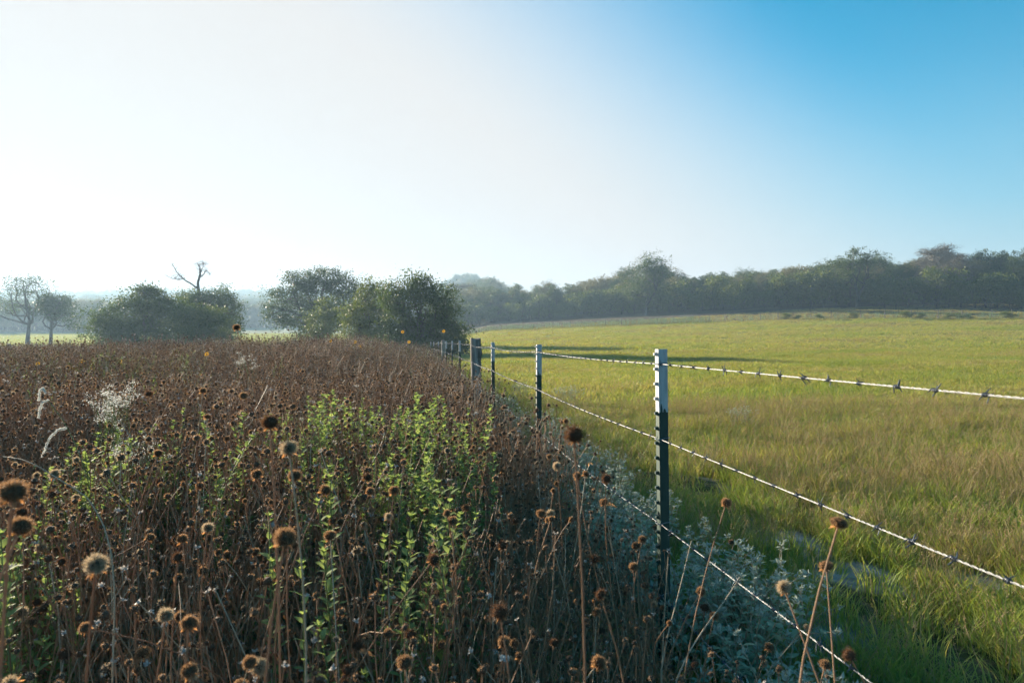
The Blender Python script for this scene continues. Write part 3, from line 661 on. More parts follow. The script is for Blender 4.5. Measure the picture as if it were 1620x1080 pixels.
# the stalks one can pick out in the photograph: (u, v, head diameter in px, style)
LIST = [(20, 778, 44, 'brown'), (33, 833, 37, 'brown'), (34, 810, 18, 'dark'), (152, 893, 37, 'pale'), (427, 668, 28, 'dark'), (457, 709, 29, 'pale'), (466, 752, 22, 'brown'),
 (451, 851, 38, 'brown'), (908, 688, 33, 'dark'), (514, 775, 20, 'brown'), (581, 755, 16, 'dark'), (585, 777, 15, 'brown'), (625, 761, 12, 'dark'), (623, 776, 18, 'brown'), (737, 803, 14, 'brown'),
 (716, 824, 18, 'brown'), (718, 847, 15, 'pale'), (640, 1047, 27, 'brown'), (790, 968, 27, 'dark'), (797, 1015, 22, 'brown'), (785, 1030, 13, 'cup'), (798, 1041, 17, 'cup'), (262, 973, 26, 'pale'), (299, 985, 28, 'brown'),
 (285, 974, 19, 'brown'), (300, 1060, 28, 'brown'), (686, 885, 21, 'dark'), (702, 891, 14, 'brown'), (692, 904, 13, 'pale'), (1149, 795, 18, 'brown'), (1328, 825, 29, 'flat'), (1307, 893, 24, 'flat'), (1240, 929, 25, 'pale'),
 (1343, 1036, 21, 'dark'), (1306, 1049, 20, 'flat'), (1217, 1023, 16, 'brown'), (959, 757, 16, 'dark'), (955, 794, 14, 'brown'), (881, 737, 15, 'pale'), (913, 752, 14, 'brown'), (855, 812, 15, 'brown'), (871, 812, 15, 'pale'),
 (1016, 853, 15, 'brown'), (961, 837, 12, 'brown'), (881, 765, 10, 'brown'), (895, 666, 10, 'brown'), (869, 722, 10, 'brown'), (1002, 896, 16, 'brown'), (940, 884, 15, 'dark'), (919, 951, 14, 'brown'), (1130, 974, 15, 'brown'),
 (1115, 961, 14, 'dark'), (1100, 1048, 14, 'brown'), (1111, 1000, 14, 'brown'), (1041, 1003, 14, 'pale'), (1022, 926, 13, 'brown'), (1119, 897, 11, 'brown'), (1157, 857, 10, 'brown'), (1036, 834, 9, 'brown'), (1008, 862, 13, 'brown'),
 (235, 623, 11, 'dark'), (321, 618, 12, 'brown'), (385, 626, 14, 'brown'), (250, 717, 15, 'brown'), (192, 759, 11, 'pale'), (406, 750, 19, 'brown'), (316, 768, 14, 'brown'), (270, 742, 10, 'pale'), (329, 835, 20, 'pale'),
 (288, 852, 18, 'brown'), (238, 850, 13, 'brown'), (120, 787, 13, 'pale'), (81, 782, 15, 'dark'), (54, 797, 13, 'dark'), (86, 750, 18, 'pale'), (359, 694, 11, 'brown'), (328, 658, 12, 'flat'), (374, 518, 12, 'brown'),
 (404, 873, 16, 'brown'), (522, 847, 20, 'brown'), (575, 832, 14, 'pale'), (615, 817, 15, 'pale'), (633, 820, 12, 'brown'), (665, 812, 10, 'brown'), (795, 862, 16, 'dark'), (791, 889, 13, 'brown'), (736, 966, 16, 'pale'), (712, 1038, 15, 'pale')]
UNIQ = {(20, 778): 'largest blurred brown seed head at the left edge', (33, 833): 'blurred brown seed head just below the largest one at the left edge', (152, 893): 'pale fuzzy seed head standing alone in the left foreground',
 (427, 668): 'dark domed seed head standing above the pale round one', (457, 709): 'pale grey round seed head in front of the green plants', (451, 851): 'big brown ball seed head below the pale round one',
 (908, 688): 'tall dark shaggy seed head rising in front of the fence', (640, 1047): 'golden-brown ball seed head at the bottom edge', (790, 968): 'dark ragged seed head near the bottom, above a white papery one',
 (798, 1041): 'white papery flower base at the bottom edge', (1149, 795): 'brown seed head on a long leaning stalk right of the nearest steel post', (1328, 825): 'flat-topped brown seed head touching the second wire, tallest at the right',
 (1307, 893): 'flat-topped brown seed head left of and below the tallest one at the right', (1240, 929): 'pale fuzzy seed head with a tuft hanging below, by the third wire', (1343, 1036): 'ragged dark seed head at lower right beside the third wire',
 (374, 518): 'lone tall stalk whose small head rises above the horizon', (686, 885): 'dark brown head on a slanting stalk in the centre foreground', (466, 752): 'sunlit brown head just below the pale round one',
 (514, 775): 'brown seed head left of the front green plant', (299, 985): 'brown seed head at right of a tight trio near the bottom', (262, 973): 'pale seed head at left of a tight trio near the bottom', (300, 1060): 'brown seed head at the bottom edge below a tight trio',
 (329, 835): 'sunlit pale seed head alone in the left middle', (86, 750): 'grey-white tattered head on an arching stem at the left', (959, 757): 'dark brown head touching the third wire left of the nearest post'}
GRP = 'dried flower stalks in the foreground'
MARK = [(20, 778, 'the largest blurred head'), (152, 893, 'the lone pale head at left'), (427, 668, 'the dark domed head'), (457, 709, 'the pale grey round head'), (451, 851, 'the big brown ball head'), (908, 688, 'the tall dark shaggy head'),
 (640, 1047, 'the golden ball head at the bottom'), (790, 968, 'the dark ragged head near the bottom'), (1149, 795, 'the head on the leaning stalk'), (1328, 825, 'the tallest flat-topped head'), (374, 518, 'the lone stalk above the horizon'),
 (329, 835, 'the sunlit pale head at left'), (1045, 900, 'the nearest steel post'), (686, 885, 'the head on the slanting stalk'), (580, 790, 'the front green plant'), (62, 640, 'the drooping white spikes'), (185, 630, 'the lacy white weed'), (847, 640, 'the second steel post')]
USED = set()
def near_label(u, v, d, style):
    kind = {'brown': 'brown seed head', 'dark': 'dark brown seed head', 'pale': 'pale fuzzy seed head', 'flat': 'flat-topped brown seed head', 'cup': 'white papery flower base'}[style]
    size = 'small ' if d < 12.5 else ('' if d < 18 else 'large ')
    for mu, mv, nm in sorted(MARK, key=lambda m: math.hypot(m[0]-u, m[1]-v)):
        dx, dy = u-mu, v-mv; q = math.hypot(dx, dy)
        if q < 4: continue
        way = ('above' if dy < 0 else 'below') if abs(dy) > 2.2*abs(dx) else (('left of' if dx < 0 else 'right of') if abs(dx) > 2.2*abs(dy) else ('above and left of' if dx < 0 and dy < 0 else 'above and right of' if dy < 0 else 'below and left of' if dx < 0 else 'below and right of'))
        for how in ('just ' if q < 60 else '', 'a little way ', 'well '):
            lb = size+kind+' '+how+way+' '+nm
            if lb not in USED: USED.add(lb); return lb
        break
    return size+kind+' among the foreground stalks'
def stalk_thing(u, v, d, style, i):
    r = np.random.RandomState(1000+i); Y = F*(.020 if style == 'cup' else .027)/d; p = px(u, v, Y); s = p[0]-fence_x(Y)
    lean = r.normal(size=2)*.09*max(.4, p[2])
    if (u, v) == (1149, 795): lean = np.array([-.24, -.15])
    if (u, v) == (908, 688): lean = np.array([-.03, .03])
    if (u, v) == (686, 885): lean = np.array([-.28, -.02])
    if (u, v) == (374, 518): lean = np.array([.10, .05])
    bx, by = p[0]+lean[0], p[1]+lean[1]
    if by < .45: by = .45
    base = np.array([bx, by, g1(bx, by)]); P = stalk_path(r, base-np.array([0, 0, .02]), p, 12, .035)
    lab = UNIQ.get((u, v)) or near_label(u, v, d, style)
    t = thing('dried_flower', lab, 'dried flower', base, 0, GRP)
    mb = MB(); Q = P-base; rad = np.linspace(.0021, .0012, len(Q))*(1.1 if d > 24 else 1.0)
    tube(mb, Q, rad, 6, 5 if r.rand() < .8 else 6); add_dry_leaves(mb, r, Q[:6], 3)
    obj('stem', mb.mesh('stem', HM), t)
    ax = Vector(Q[-1]-Q[-2]).normalized(); rot = ax.to_track_quat('Z', 'Y').to_euler()
    H_ = HEADS[style]; dm = d/F*Y; hp = Vector(Q[-1])+ax*dm*(.2 if style != 'flat' else .12)
    obj('seed_head', H_[r.randint(len(H_))], t, hp-ax*dm*.18, rot, dm*1.04)
    return base
for i, (u, v, d, st) in enumerate(LIST): stalk_thing(u, v, d, st, i)
# more individual stalks between them
def make_stalk_proto(seed):
    r = np.random.RandomState(seed); parts = []; H = .52+.28*r.rand(); mb = MB()
    tip = np.array([r.normal()*.10, r.normal()*.10, H]); P = stalk_path(r, (0, 0, -.03), tip, 10, .05); tube(mb, P, np.linspace(.0021, .0012, 10), 5, 5 if r.rand() < .75 else 6); heads = [P]
    for _ in range(r.randint(0, 3)):
        a = P[r.randint(4, 8)]; b = a+np.array([r.normal()*.09, r.normal()*.09, (H-a[2])*(.6+.5*r.rand())]); Q = stalk_path(r, a, b, 7, .06); tube(mb, Q, np.linspace(.0016, .001, 7), 5, 5); heads.append(Q)
    add_dry_leaves(mb, r, P, 5); parts.append(('stem', mb.mesh('stem', HM), (0, 0, 0), (0, 0, 0), 1.0))
    for Q in heads:
        st = r.choice(['brown', 'dark', 'pale', 'cup'], p=[.5, .15, .15, .2]); ax = Vector(Q[-1]-Q[-2]).normalized(); dm = r.uniform(.016, .032) if st != 'cup' else r.uniform(.010, .019); ax = (ax+Vector(r.normal(size=3))*.45).normalized()
        parts.append(('seed_head', HEADS[st][r.randint(len(HEADS[st]))], Q[-1], ax.to_track_quat('Z', 'Y').to_euler(), dm))
    return parts
STALKS = [make_stalk_proto(600+i) for i in range(14)]
GREEN_SPOTS = []
r_ = np.random.RandomState(31); cnt = 0
while cnt < 212:
    Y = 1.05+2.3*r_.rand()**.8; a = r_.uniform(-.80, .45); X = a*Y
    if X > fence_x(Y)-.04: continue
    k = r_.randint(len(STALKS)); cnt += 1
    t = thing('dried_flower', 'dry brown flower stalk with seed heads among the foreground tangle', 'dried flower', (X, Y, g1(X, Y)), r_.rand()*6.28, GRP, r_.uniform(.82, 1.15)*(.82 if X > fence_x(Y)-.45 else 1), (r_.normal()*.09, r_.normal()*.09))
    dup(STALKS[k], t)

# ------------------------------------------------------------------ the rest of the flower field as one mass
def clump(seed, nst, nb, Hm, rad, sides, tangle, dsc=1.0):
    r = np.random.RandomState(seed); mb = MB()
    for i in range(nst):
        a = r.rand()*6.283; q = rad*math.sqrt(r.rand()); H = Hm*(.70+.42*r.rand())
        b = np.array([q*math.cos(a), q*math.sin(a), -.03]); tip = b*np.array([1.5, 1.5, 0])+np.array([r.normal()*.07, r.normal()*.07, H])
        P = stalk_path(r, b, tip, 7, .06); tube(mb, P, np.linspace(.0021, .0012, 7)*dsc**.5, sides, 5 if r.rand() < .8 else 6, cap=False)
        if r.rand() < .82:
            head_geo(mb, r, tip, dsc*r.uniform(.015, .030), (P[-1]-P[-2])/np.linalg.norm(P[-1]-P[-2])+r.normal(size=3)*.4, nb, 0, r.choice([1, 1, 1, 2, 3]), .85, wid=.03 if nb > 50 else .06)
        else: cup_geo(mb, r, tip, dsc*r.uniform(.013, .02), P[-1]-P[-2], 4, 6)
        add_dry_leaves(mb, r, P, 3)
    for i in range(tangle):            # broken and fallen stems lower down
        a = r.rand()*6.283; p = np.array([r.normal()*rad, r.normal()*rad, r.uniform(.02, Hm*.55)]); d = rnd_dirs(1, r)[0]*np.array([1, 1, .8])*r.uniform(.1, .25)
        Q = stalk_path(r, p-d, p+d, 5, .08); tube(mb, Q, .0013*dsc**.5, 3, 5 if r.rand() < .6 else 6, cap=False); add_dry_leaves(mb, r, Q, 2)
    return mb.mesh('dry_clump', HM, False)
def weed(seed, H, n, m1, m2, lw):
    r = np.random.RandomState(seed); mb = MB(); LV, LF = leaf_verts(1.0, .34, .3, .3)
    for s in range(n):
        tip = np.array([r.normal()*.10, r.normal()*.10, H*(.65+.4*r.rand())]); P = stalk_path(r, (r.normal()*.03, r.normal()*.03, 0), tip, 8, .06); tube(mb, P, np.linspace(.0024, .0012, 8), 4, 2)
        for k in range(34):
            t = .22+.78*k/34; j = t*7; i = min(int(j), 6); p = P[i]+(P[i+1]-P[i])*(j-i); a = k*2.4+r.normal()*.3
            d = np.array([math.cos(a), math.sin(a), .55+.5*t]); mb.add(place(LV, p, d, np.array([0, 0, 1.]), lw*(1.15-.55*t)*(.8+.4*r.rand())), LF, 0 if r.rand() > t*.8 else 1)
    return mb.mesh('weed', [m1, m2, M['greenstem']])
NEAR = [clump(700+i, 11, 70, .66, .11, 4, 9) for i in range(8)]
MID = [clump(720+i, 9, 22, .68, .14, 3, 4, 1.15) for i in range(6)]
FARC = [clump(740+i, 12, 9, .68, .28, 3, 3, 1.7) for i in range(5)]
WEEDS = [weed(760+i, .62, 3, M['green'], M['gtip'], .032) for i in range(3)]
def field():
    r = np.random.RandomState(77); PT = []; ID = []; SC = []
    def band(n, y0, y1, ids, s0, s1, p=1.0):
        Y = np.sqrt(r.uniform(y0*y0, y1*y1, n)); a = r.uniform(-.95, .62, n); X = a*Y
        s = X-fence_x(Y); ok = (s < r.uniform(-.14, .02, n)); X, Y = X[ok], Y[ok]
        PT.append(np.stack([X, Y], 1)); ID.append(r.choice(ids, len(X))); SC.append(r.uniform(s0, s1, len(X)))
    band(2700, .95, 6.5, list(range(0, 8)), .82, 1.12)
    band(7500, 6.0, 17, list(range(8, 14)), .85, 1.15)
    band(17000, 15, 52, list(range(14, 19)), .85, 1.2)
    band(420, 4.5, 22, [19, 20, 21], .9, 1.25)
    band(1700, 16, 50, [19, 20, 21], 1.05, 1.5)
    n_ = 520; Y = np.sqrt(r.uniform(25, 400, n_)); X = Y*r.uniform(-.85, -.45, n_); PT.append(np.stack([X, Y], 1)); ID.append(r.choice([19, 20, 21], n_)); SC.append(r.uniform(.95, 1.25, n_))
    # around the viewer's feet, for a view from the side
    Y = r.uniform(-1.5, .9, 260); X = r.uniform(-3, .8, 260); ok = (np.hypot(X, Y) > .8) & (X < fence_x(Y)-.05) & ((Y < -.1) | (np.abs(X) > .9*Y+.3)); PT.append(np.stack([X, Y], 1)[ok]); ID.append(r.randint(0, 8, ok.sum())); SC.append(r.uniform(.7, .95, ok.sum()))
    P = np.concatenate(PT); I = np.concatenate(ID); S = np.concatenate(SC); n = len(P); z = G(P[:, 0], P[:, 1])
    S = S*(1+.13*bumps(P[:, 0], P[:, 1], 15, 5, 4., 1.0))*r.uniform(.82, 1.12, n)
    sf = P[:, 0]-fence_x(P[:, 1]); S = np.where((sf > -.55) & (P[:, 1] < 3.2) & (P[:, 1] > 0), S*.80, S)
    scatter('dried_flower_field', np.column_stack([P, z]), np.column_stack([r.normal(size=n)*.07, r.normal(size=n)*.07, r.rand(n)*6.28]), S, I, NEAR+MID+FARC+WEEDS,
        'brown mass of dried flower stalks filling the field left of the fence', 'dried flowers')
field()

# ------------------------------------------------------------------ bright green leafy plants
LV0, LF0 = leaf_verts(1.0, .52, .2, .3)
def leaf_me(mat, nm='leaf', v=None):
    mb = MB(); mb.add(LV0 if v is None else v, LF0); return mb.mesh(nm, mat)
LEAF_G, LEAF_T = leaf_me(M['green']), leaf_me(M['gtip'])
def green_plan(seed, H, nst, per):
    r = np.random.RandomState(seed); stems = []; leaves = []
    for s in range(nst):
        a = r.rand()*6.28; tip = np.array([.16*math.cos(a)*r.rand(), .16*math.sin(a)*r.rand(), H*(.62+.4*r.rand() if s else 1.0)])
        P = stalk_path(r, (r.normal()*.015, r.normal()*.015, -.02), tip, 10, .05); stems.append(P)
        for k in range(per):
            t = .16+.84*(k+.5)/per; j = t*9; i = min(int(j), 8); p = P[i]+(P[i+1]-P[i])*(j-i); a = k*2.4+r.normal()*.35
            d = np.array([math.cos(a), math.sin(a), .35+.7*t+r.normal()*.12]); L_ = .044*(1.12-.5*t)*(.75+.5*r.rand()); leaves.append((p, d, L_, t))
        for k in range(6):
            a = k*1.05; leaves.append((P[-1], np.array([math.cos(a)*.6, math.sin(a)*.6, 1.1]), .018, 1.0))
    return stems, leaves, r
def stems_mesh(stems, mat, r0=.0028, r1=.0014):
    mb = MB()
    for P in stems: tube(mb, P, np.linspace(r0, r1, len(P)), 5)
    return mb.mesh('stem', mat)
def foliage_mesh(leaves, mats, r, thr=.72):
    mb = MB()
    for p, d, L_, t in leaves: mb.add(place(LV0, p, d, np.array([0, 0, 1.]), L_), LF0, 1 if t > thr+r.normal()*.1 else 0)
    return mb.mesh('foliage', mats)
def leaf_children(t, leaves, m0, m1, r, thr=.72):
    for p, d, L_, q in leaves:
        dv = Vector(d).normalized(); rot = dv.to_track_quat('Y', 'Z').to_euler(); obj('leaf', m1 if q > thr+r.normal()*.1 else m0, t, p, rot, L_)
GP = []
for i in range(6):
    st, lv, r = green_plan(800+i, .78, 6, 60); GP.append((stems_mesh(st, M['greenstem']), foliage_mesh(lv, [M['green'], M['gtip']], r)))
GCLUMP = 'green leafy plants among the dry stalks'
def green_at(X, Y, H, lab, i, rz):
    t = thing('green_leafy_plant', lab, 'plant', (X, Y, g1(X, Y)), rz, GCLUMP, H/.78); obj('stem', GP[i][0], t); obj('foliage', GP[i][1], t)
r_ = np.random.RandomState(55)
# right-hand patch, left patch, and the sprigs at the left edge: (u of the tip, v of the tip, distance, label)
for i, u in enumerate(range(408, 752, 9)):
    uu = u+r_.uniform(-6, 6); Y = r_.uniform(3.1, 4.4); v = np.interp(uu, [400, 470, 530, 590, 650, 740], [682, 645, 620, 645, 630, 640])+r_.uniform(-8, 30); p = px(uu, v, Y)
    green_at(p[0], Y, max(.45, p[2]-g1(p[0], Y)), 'upright bright green plant, %s from the left along the back of the large patch' % ordinal(i+1), r_.randint(6), r_.rand()*6.28)
for _ in range(24):
    uu = r_.uniform(430, 745); Y = r_.uniform(2.3, 3.2); v = 705+r_.uniform(0, 70)-(Y-2.3)*20; p = px(uu, v, Y)
    green_at(p[0], Y, max(.4, p[2]-g1(p[0], Y)), 'bright green plant low in the large patch left of the fence', r_.randint(6), r_.rand()*6.28)
for _ in range(44):
    uu = r_.uniform(60, 375); Y = r_.uniform(2.3, 4.0); v = np.interp(uu, [60, 130, 220, 375], [735, 668, 675, 668])+r_.uniform(-10, 85)-(Y-2.3)*12; p = px(uu, v, Y)
    green_at(p[0], Y, np.clip(p[2]-g1(p[0], Y), .35, .85), 'bright green plant in the patch at the left among dry stalks', r_.randint(6), r_.rand()*6.28)
for uu, v, Y in ((5, 860, 1.7), (40, 835, 1.9), (22, 905, 1.5), (95, 880, 1.75), (70, 850, 2.0), (-30, 850, 1.9)):
    p = px(uu, v, Y); green_at(p[0], Y, max(.35, p[2]-g1(p[0], Y)), 'bright green sprig at the lower left edge', r_.randint(6), r_.rand()*6.28)
# nearest plants, leaf by leaf
for i, (uu, v, Y, lab) in enumerate(((575, 748, 1.75, 'front bright green plant with its tip just under a dark seed head'), (668, 785, 1.9, 'front green plant at the right of the near patch'), (716, 752, 2.0, 'tall pale-tipped green plant in the near patch next to brown heads'),
        (630, 800, 1.7, 'low bushy green plant in the middle of the near patch'), (548, 808, 1.65, 'green plant at the left of the near patch'), (690, 830, 1.75, 'low green plant at the lower right of the near patch'), (602, 860, 1.5, 'lowest green plant, leaves shaded, under the near patch'),
        (478, 805, 1.7, 'small green sprig left of the near patch beside a big brown ball head'), (57, 840, 1.55, 'green sprig under the two large blurred heads at left'), (500, 920, 1.35, 'small green sprig low among bare stems in the centre foreground'))):
    p = px(uu, v, Y); H = max(.3, p[2]-g1(p[0], Y)); st, lv, r = green_plan(840+i, H, 4 if i < 7 else 2, 36)
    t = thing('green_leafy_plant', lab, 'plant', (p[0], Y, g1(p[0], Y)), r.rand()*6, GCLUMP); obj('stem', stems_mesh(st, M['greenstem']), t); leaf_children(t, lv, LEAF_G, LEAF_T, r)

# ------------------------------------------------------------------ grey woolly plants along the fence
LVS, LFS = leaf_verts(1.0, .44, .35, .35)
LEAF_S = leaf_me(M['sage'], 'leaf', LVS)
def sage_plan(seed, H, nst):
    r = np.random.RandomState(seed); stems = []; leaves = []; tips = []
    for s in range(nst):
        a = 6.28*s/nst+r.normal()*.4; q = r.uniform(.06, .2); tip = np.array([q*math.cos(a), q*math.sin(a), H*(.72+.35*r.rand())]); P = stalk_path(r, (0, 0, -.02), tip, 8, .07); stems.append(P)
        for k in range(13):
            t = .2+.78*(k+.5)/13; j = t*7; i = min(int(j), 6); p = P[i]+(P[i+1]-P[i])*(j-i); a2 = k*2.4+r.normal()*.4
            d = np.array([math.cos(a2), math.sin(a2), .1+.5*t+r.normal()*.2]); leaves.append((p, d, .056*(1.15-.55*t)*(.7+.6*r.rand()), t))
        tips.append(P[-1])
        for _ in range(2):
            b = P[5]+np.array([r.normal()*.06, r.normal()*.06, .05+.08*r.rand()]); stems.append(stalk_path(r, P[4], b, 4, .04)); tips.append(b)
            for k in range(5): a2 = r.rand()*6.28; leaves.append((P[5]*.4+b*.6, np.array([math.cos(a2), math.sin(a2), .5]), .03*(.7+.5*r.rand()), .7))
    return stems, leaves, tips, r
def sage_tip_mesh(seed):
    r = np.random.RandomState(seed); mb = MB()
    for k in range(16):
        a = r.rand()*6.28; mb.add(place(LVS, r.normal(size=3)*.004, np.array([math.cos(a), math.sin(a), r.uniform(.1, 1.4)]), rnd_dirs(1, r)[0], r.uniform(.008, .02)), LFS)
    return mb.mesh('flower_cluster', M['sagetip'])
STIP = [sage_tip_mesh(860+i) for i in range(2)]
SP = []
for i in range(6):
    st, lv, tp, r = sage_plan(870+i, .42, 6); mb = MB()
    for p, d, L_, t_ in lv: mb.add(place(LVS, p, d, np.array([0, 0, 1.]), L_), LFS)
    mt = MB()
    for p in tp:
        for k in range(12): a = r.rand()*6.28; mt.add(place(LVS, p+r.normal(size=3)*.005, np.array([math.cos(a), math.sin(a), r.uniform(.1, 1.4)]), rnd_dirs(1, r)[0], r.uniform(.008, .022)), LFS)
    SP.append((stems_mesh(st, M['gstem'], .0022, .0011), mb.mesh('foliage', M['sage']), mt.mesh('flower_cluster', M['sagetip'])))
r_ = np.random.RandomState(66); SG = 'grey woolly plants along the fence'
def sage_ok(X, Y):
    return all((X-m[0])**2+(Y-m[1])**2 > (m[2]*.8)**2 for m in MOUNDS)
n = 0
while n < 105:
    Y = 2.5+10.5*r_.rand()**1.35; s = r_.uniform(-.06, .10+.14*min(Y, 5.)) if Y < 6 else r_.uniform(-.45, .85); X = fence_x(Y)+s
    if not sage_ok(X, Y): n += 1; continue
    t = thing('woolly_plant', 'grey-green woolly-leaved plant in the strip along the fence', 'plant', (X, Y, g1(X, Y)), r_.rand()*6.28, SG, r_.uniform(.75, 1.15)*(1 if s < .5 else .75), (r_.normal()*.08, r_.normal()*.08))
    k = r_.randint(6); obj('stem', SP[k][0], t); obj('foliage', SP[k][1], t); obj('flower_cluster', SP[k][2], t)['kind'] = 'stuff'; n += 1
# the nearest ones leaf by leaf
for i in range(17):
    Y = r_.uniform(1.6, 2.8); s = r_.uniform(.02, .16+.15*(Y-1.3)); X = fence_x(Y)+s
    st, lv, tp, r = sage_plan(900+i, r_.uniform(.28, .42), 4)
    t = thing('woolly_plant', 'grey-green woolly plant with velvety leaves near the foot of the nearest steel post', 'plant', (X, Y, g1(X, Y)), r_.rand()*6.28, SG); obj('stem', stems_mesh(st, M['gstem'], .0022, .0011), t)
    leaf_children(t, lv, LEAF_S, LEAF_S, r)
    for p in tp: obj('flower_cluster', STIP[r.randint(2)], t, p, (0, 0, r.rand()*6), r.uniform(.9, 1.3))
# lone tufts of the same grey plant out in the pasture
for X, Y, s, lab in ((1.0, 12.6, 1.0, 'lone grey-green plant in the pasture behind the second steel post'), (.2, 15.5, .8, 'small grey-green plant in the pasture beyond the third steel post'), (3.2, 9.6, .75, 'pale grey-green plant in the pasture just below the top wire')):
    t = thing('woolly_plant', lab, 'plant', (X, Y, g1(X, Y)), 0, SG, s)
    for q in range(3):
        k = q*2; obj('stem', SP[k][0], t, (.12*q-.1, 0, 0)); obj('foliage', SP[k][1], t, (.12*q-.1, 0, 0)); obj('flower_cluster', SP[k][2], t, (.12*q-.1, 0, 0))['kind'] = 'stuff'

# ------------------------------------------------------------------ grass
GM = [M['grass_g'], M['grass_y'], M['grass_b']]
def tuft(seed, nb, rad, H, wd, mats_p, droop=.5, seedh=0, fold=True):
    r = np.random.RandomState(seed); mb = MB(); k = nb; a = r.rand(k)*6.283; q = rad*np.sqrt(r.rand(k))
    b = np.stack([q*np.cos(a), q*np.sin(a), np.full(k, -.01)], 1); h = H*(.45+.7*r.rand(k)); an = a+r.normal(size=k)*.9; ln = h*droop*(.3+.9*r.rand(k))
    o = np.stack([np.cos(an), np.sin(an), np.zeros(k)], 1); s = np.stack([-np.sin(an), np.cos(an), np.zeros(k)], 1)*wd*(.6+.7*r.rand(k))[:, None]*.5
    up = np.array([0, 0, 1.]); rows = []
    for t in (0, .4, .75, 1.0):
        c = b+o*(ln*t*t)[:, None]+up*(h*(t-.28*droop*t*t*t))[:, None]; wt = [.8, 1.0, .7, .06][(0, .4, .75, 1.0).index(t)]; rows += [c-s*wt, c+s*wt]
    V = np.stack(rows, 1).reshape(-1, 3); mi = r.choice(3, k, p=mats_p)
    for m in range(3):
        ii = np.where(mi == m)[0]
        if len(ii): f = np.concatenate([np.stack([ii*8+2*j, ii*8+2*j+1, ii*8+2*j+3, ii*8+2*j+2], 1) for j in range(3)])
        else: continue
        mb.v.append(V if mb.n == 0 else np.zeros((0, 3))); mb.f.append(f); mb.m.append(np.full(len(f), m)); mb.n = len(V)
    for _ in range(seedh):
        a1 = r.rand()*6.28; tip = np.array([math.cos(a1)*.08, math.sin(a1)*.08, H*(1.1+.5*r.rand())]); P = stalk_path(r, (0, 0, 0), tip, 6, .06); tube(mb, P, .0009, 3, 2, cap=False); C = tip+r.normal(size=(14, 3))*np.array([.004, .004, .018]); diamonds(mb, C, .008, r, 2, .5)
    return mb.mesh('grass_tuft', GM, False)
GN_ = [tuft(1000+i, 34, .09, .13+.022*i, .0042, p, .75, sh) for i, (p, sh) in enumerate((((.8, .12, .08), 0), ((.7, .2, .1), 1), ((.5, .35, .15), 2), ((.3, .5, .2), 2), ((.85, .1, .05), 0)))]
GMID = [tuft(1020+i, 44, .20, .13+.02*i, .009, p, .7) for i, p in enumerate(((.45, .46, .09), (.27, .63, .10), (.15, .55, .30), (.6, .37, .03)))]
GFAR = [tuft(1040+i, 40, .5, .15+.025*i, .022, p, .8) for i, p in enumerate(((.35, .6, .05), (.25, .65, .1), (.12, .43, .45), (.55, .43, .02)))]
def grass():
    r = np.random.RandomState(99); PT = []; ID = []; SC = []
    def band(n, y0, y1, pw, ids, s0, s1, left=.0, thin=0.0, lam=1.5, brown=None):
        Y = (r.uniform(y0**pw, y1**pw, n))**(1/pw); a = r.uniform(-.2, .98, n); X = a*np.maximum(Y, 1.2); s = X-fence_x(Y); ok = s > left
        if thin: ok &= (bumps(X, Y, 21, 7, lam, 1.0)+thin*r.normal(size=n)*.4 > -thin)
        for m in MOUNDS: ok &= ((X-m[0])**2+((Y-m[1]+.5*m[2])/1.7)**2 > (m[2]*r.uniform(.35, 1.15, n))**2)
        X, Y = X[ok], Y[ok]; dry = bumps(X, Y, 22, 6, brown or 3., 1.0)+r.normal(size=len(X))*.5+np.clip((X-fence_x(Y)-2.2)*.35, -.9, .35)*(Y < 13); o = np.clip(((dry+1.6)/3.2*len(ids)).astype(int), 0, len(ids)-1)
        PT.append(np.stack([X, Y], 1)); ID.append(np.array(ids)[o]); SC.append(r.uniform(s0, s1, len(X)))
    band(6500, 1.2, 6.5, 1.7, [0, 4, 1, 2, 3], .6, 1.15, .02, .75, .8, 1.6)
    band(9000, 5, 13, 2, [0, 1, 1, 2, 3], .8, 1.25, .1, 1.2, 1.0, 2.5)
    band(30000, 11, 44, 1.8, [8, 5, 6, 6, 7], .75, 1.2, .2, 0, 1, 7.)
    band(26000, 40, 124, 1.9, [12, 9, 10, 10, 11], .8, 1.3, .3, 0, 1, 16.)
    P = np.concatenate(PT); I = np.concatenate(ID); S = np.concatenate(SC); n = len(P); z = G(P[:, 0], P[:, 1])
    beyond = P[:, 1]+.42*P[:, 0] > 119; I = np.where(beyond, 11, I); S = np.where(beyond, S*.7, S)
    # left of the fence a few green blades, and the misty meadow far left
    Y = r.uniform(60, 190, 15000); X = Y*r.uniform(-.95, -.12, 15000); P = np.vstack([P, np.stack([X, Y], 1)]); I = np.concatenate([I, r.choice([9, 12], 15000)]); S = np.concatenate([S, r.uniform(.9, 1.8, 15000)])
    Y = 1.1+2.5*r.rand(120); X = Y*r.uniform(-.75, .1, 120); P = np.vstack([P, np.stack([X, Y], 1)]); I = np.concatenate([I, np.full(120, 4)]); S = np.concatenate([S, r.uniform(1.3, 2.0, 120)])
    n = len(P); z = G(P[:, 0], P[:, 1])
    scatter('pasture_grass', np.column_stack([P, z]), np.column_stack([r.normal(size=n)*.06, r.normal(size=n)*.06, r.rand(n)*6.28]), S, I, GN_+GMID+GFAR, 'gold-green grass covering the pasture right of the fence', 'grass')
grass()
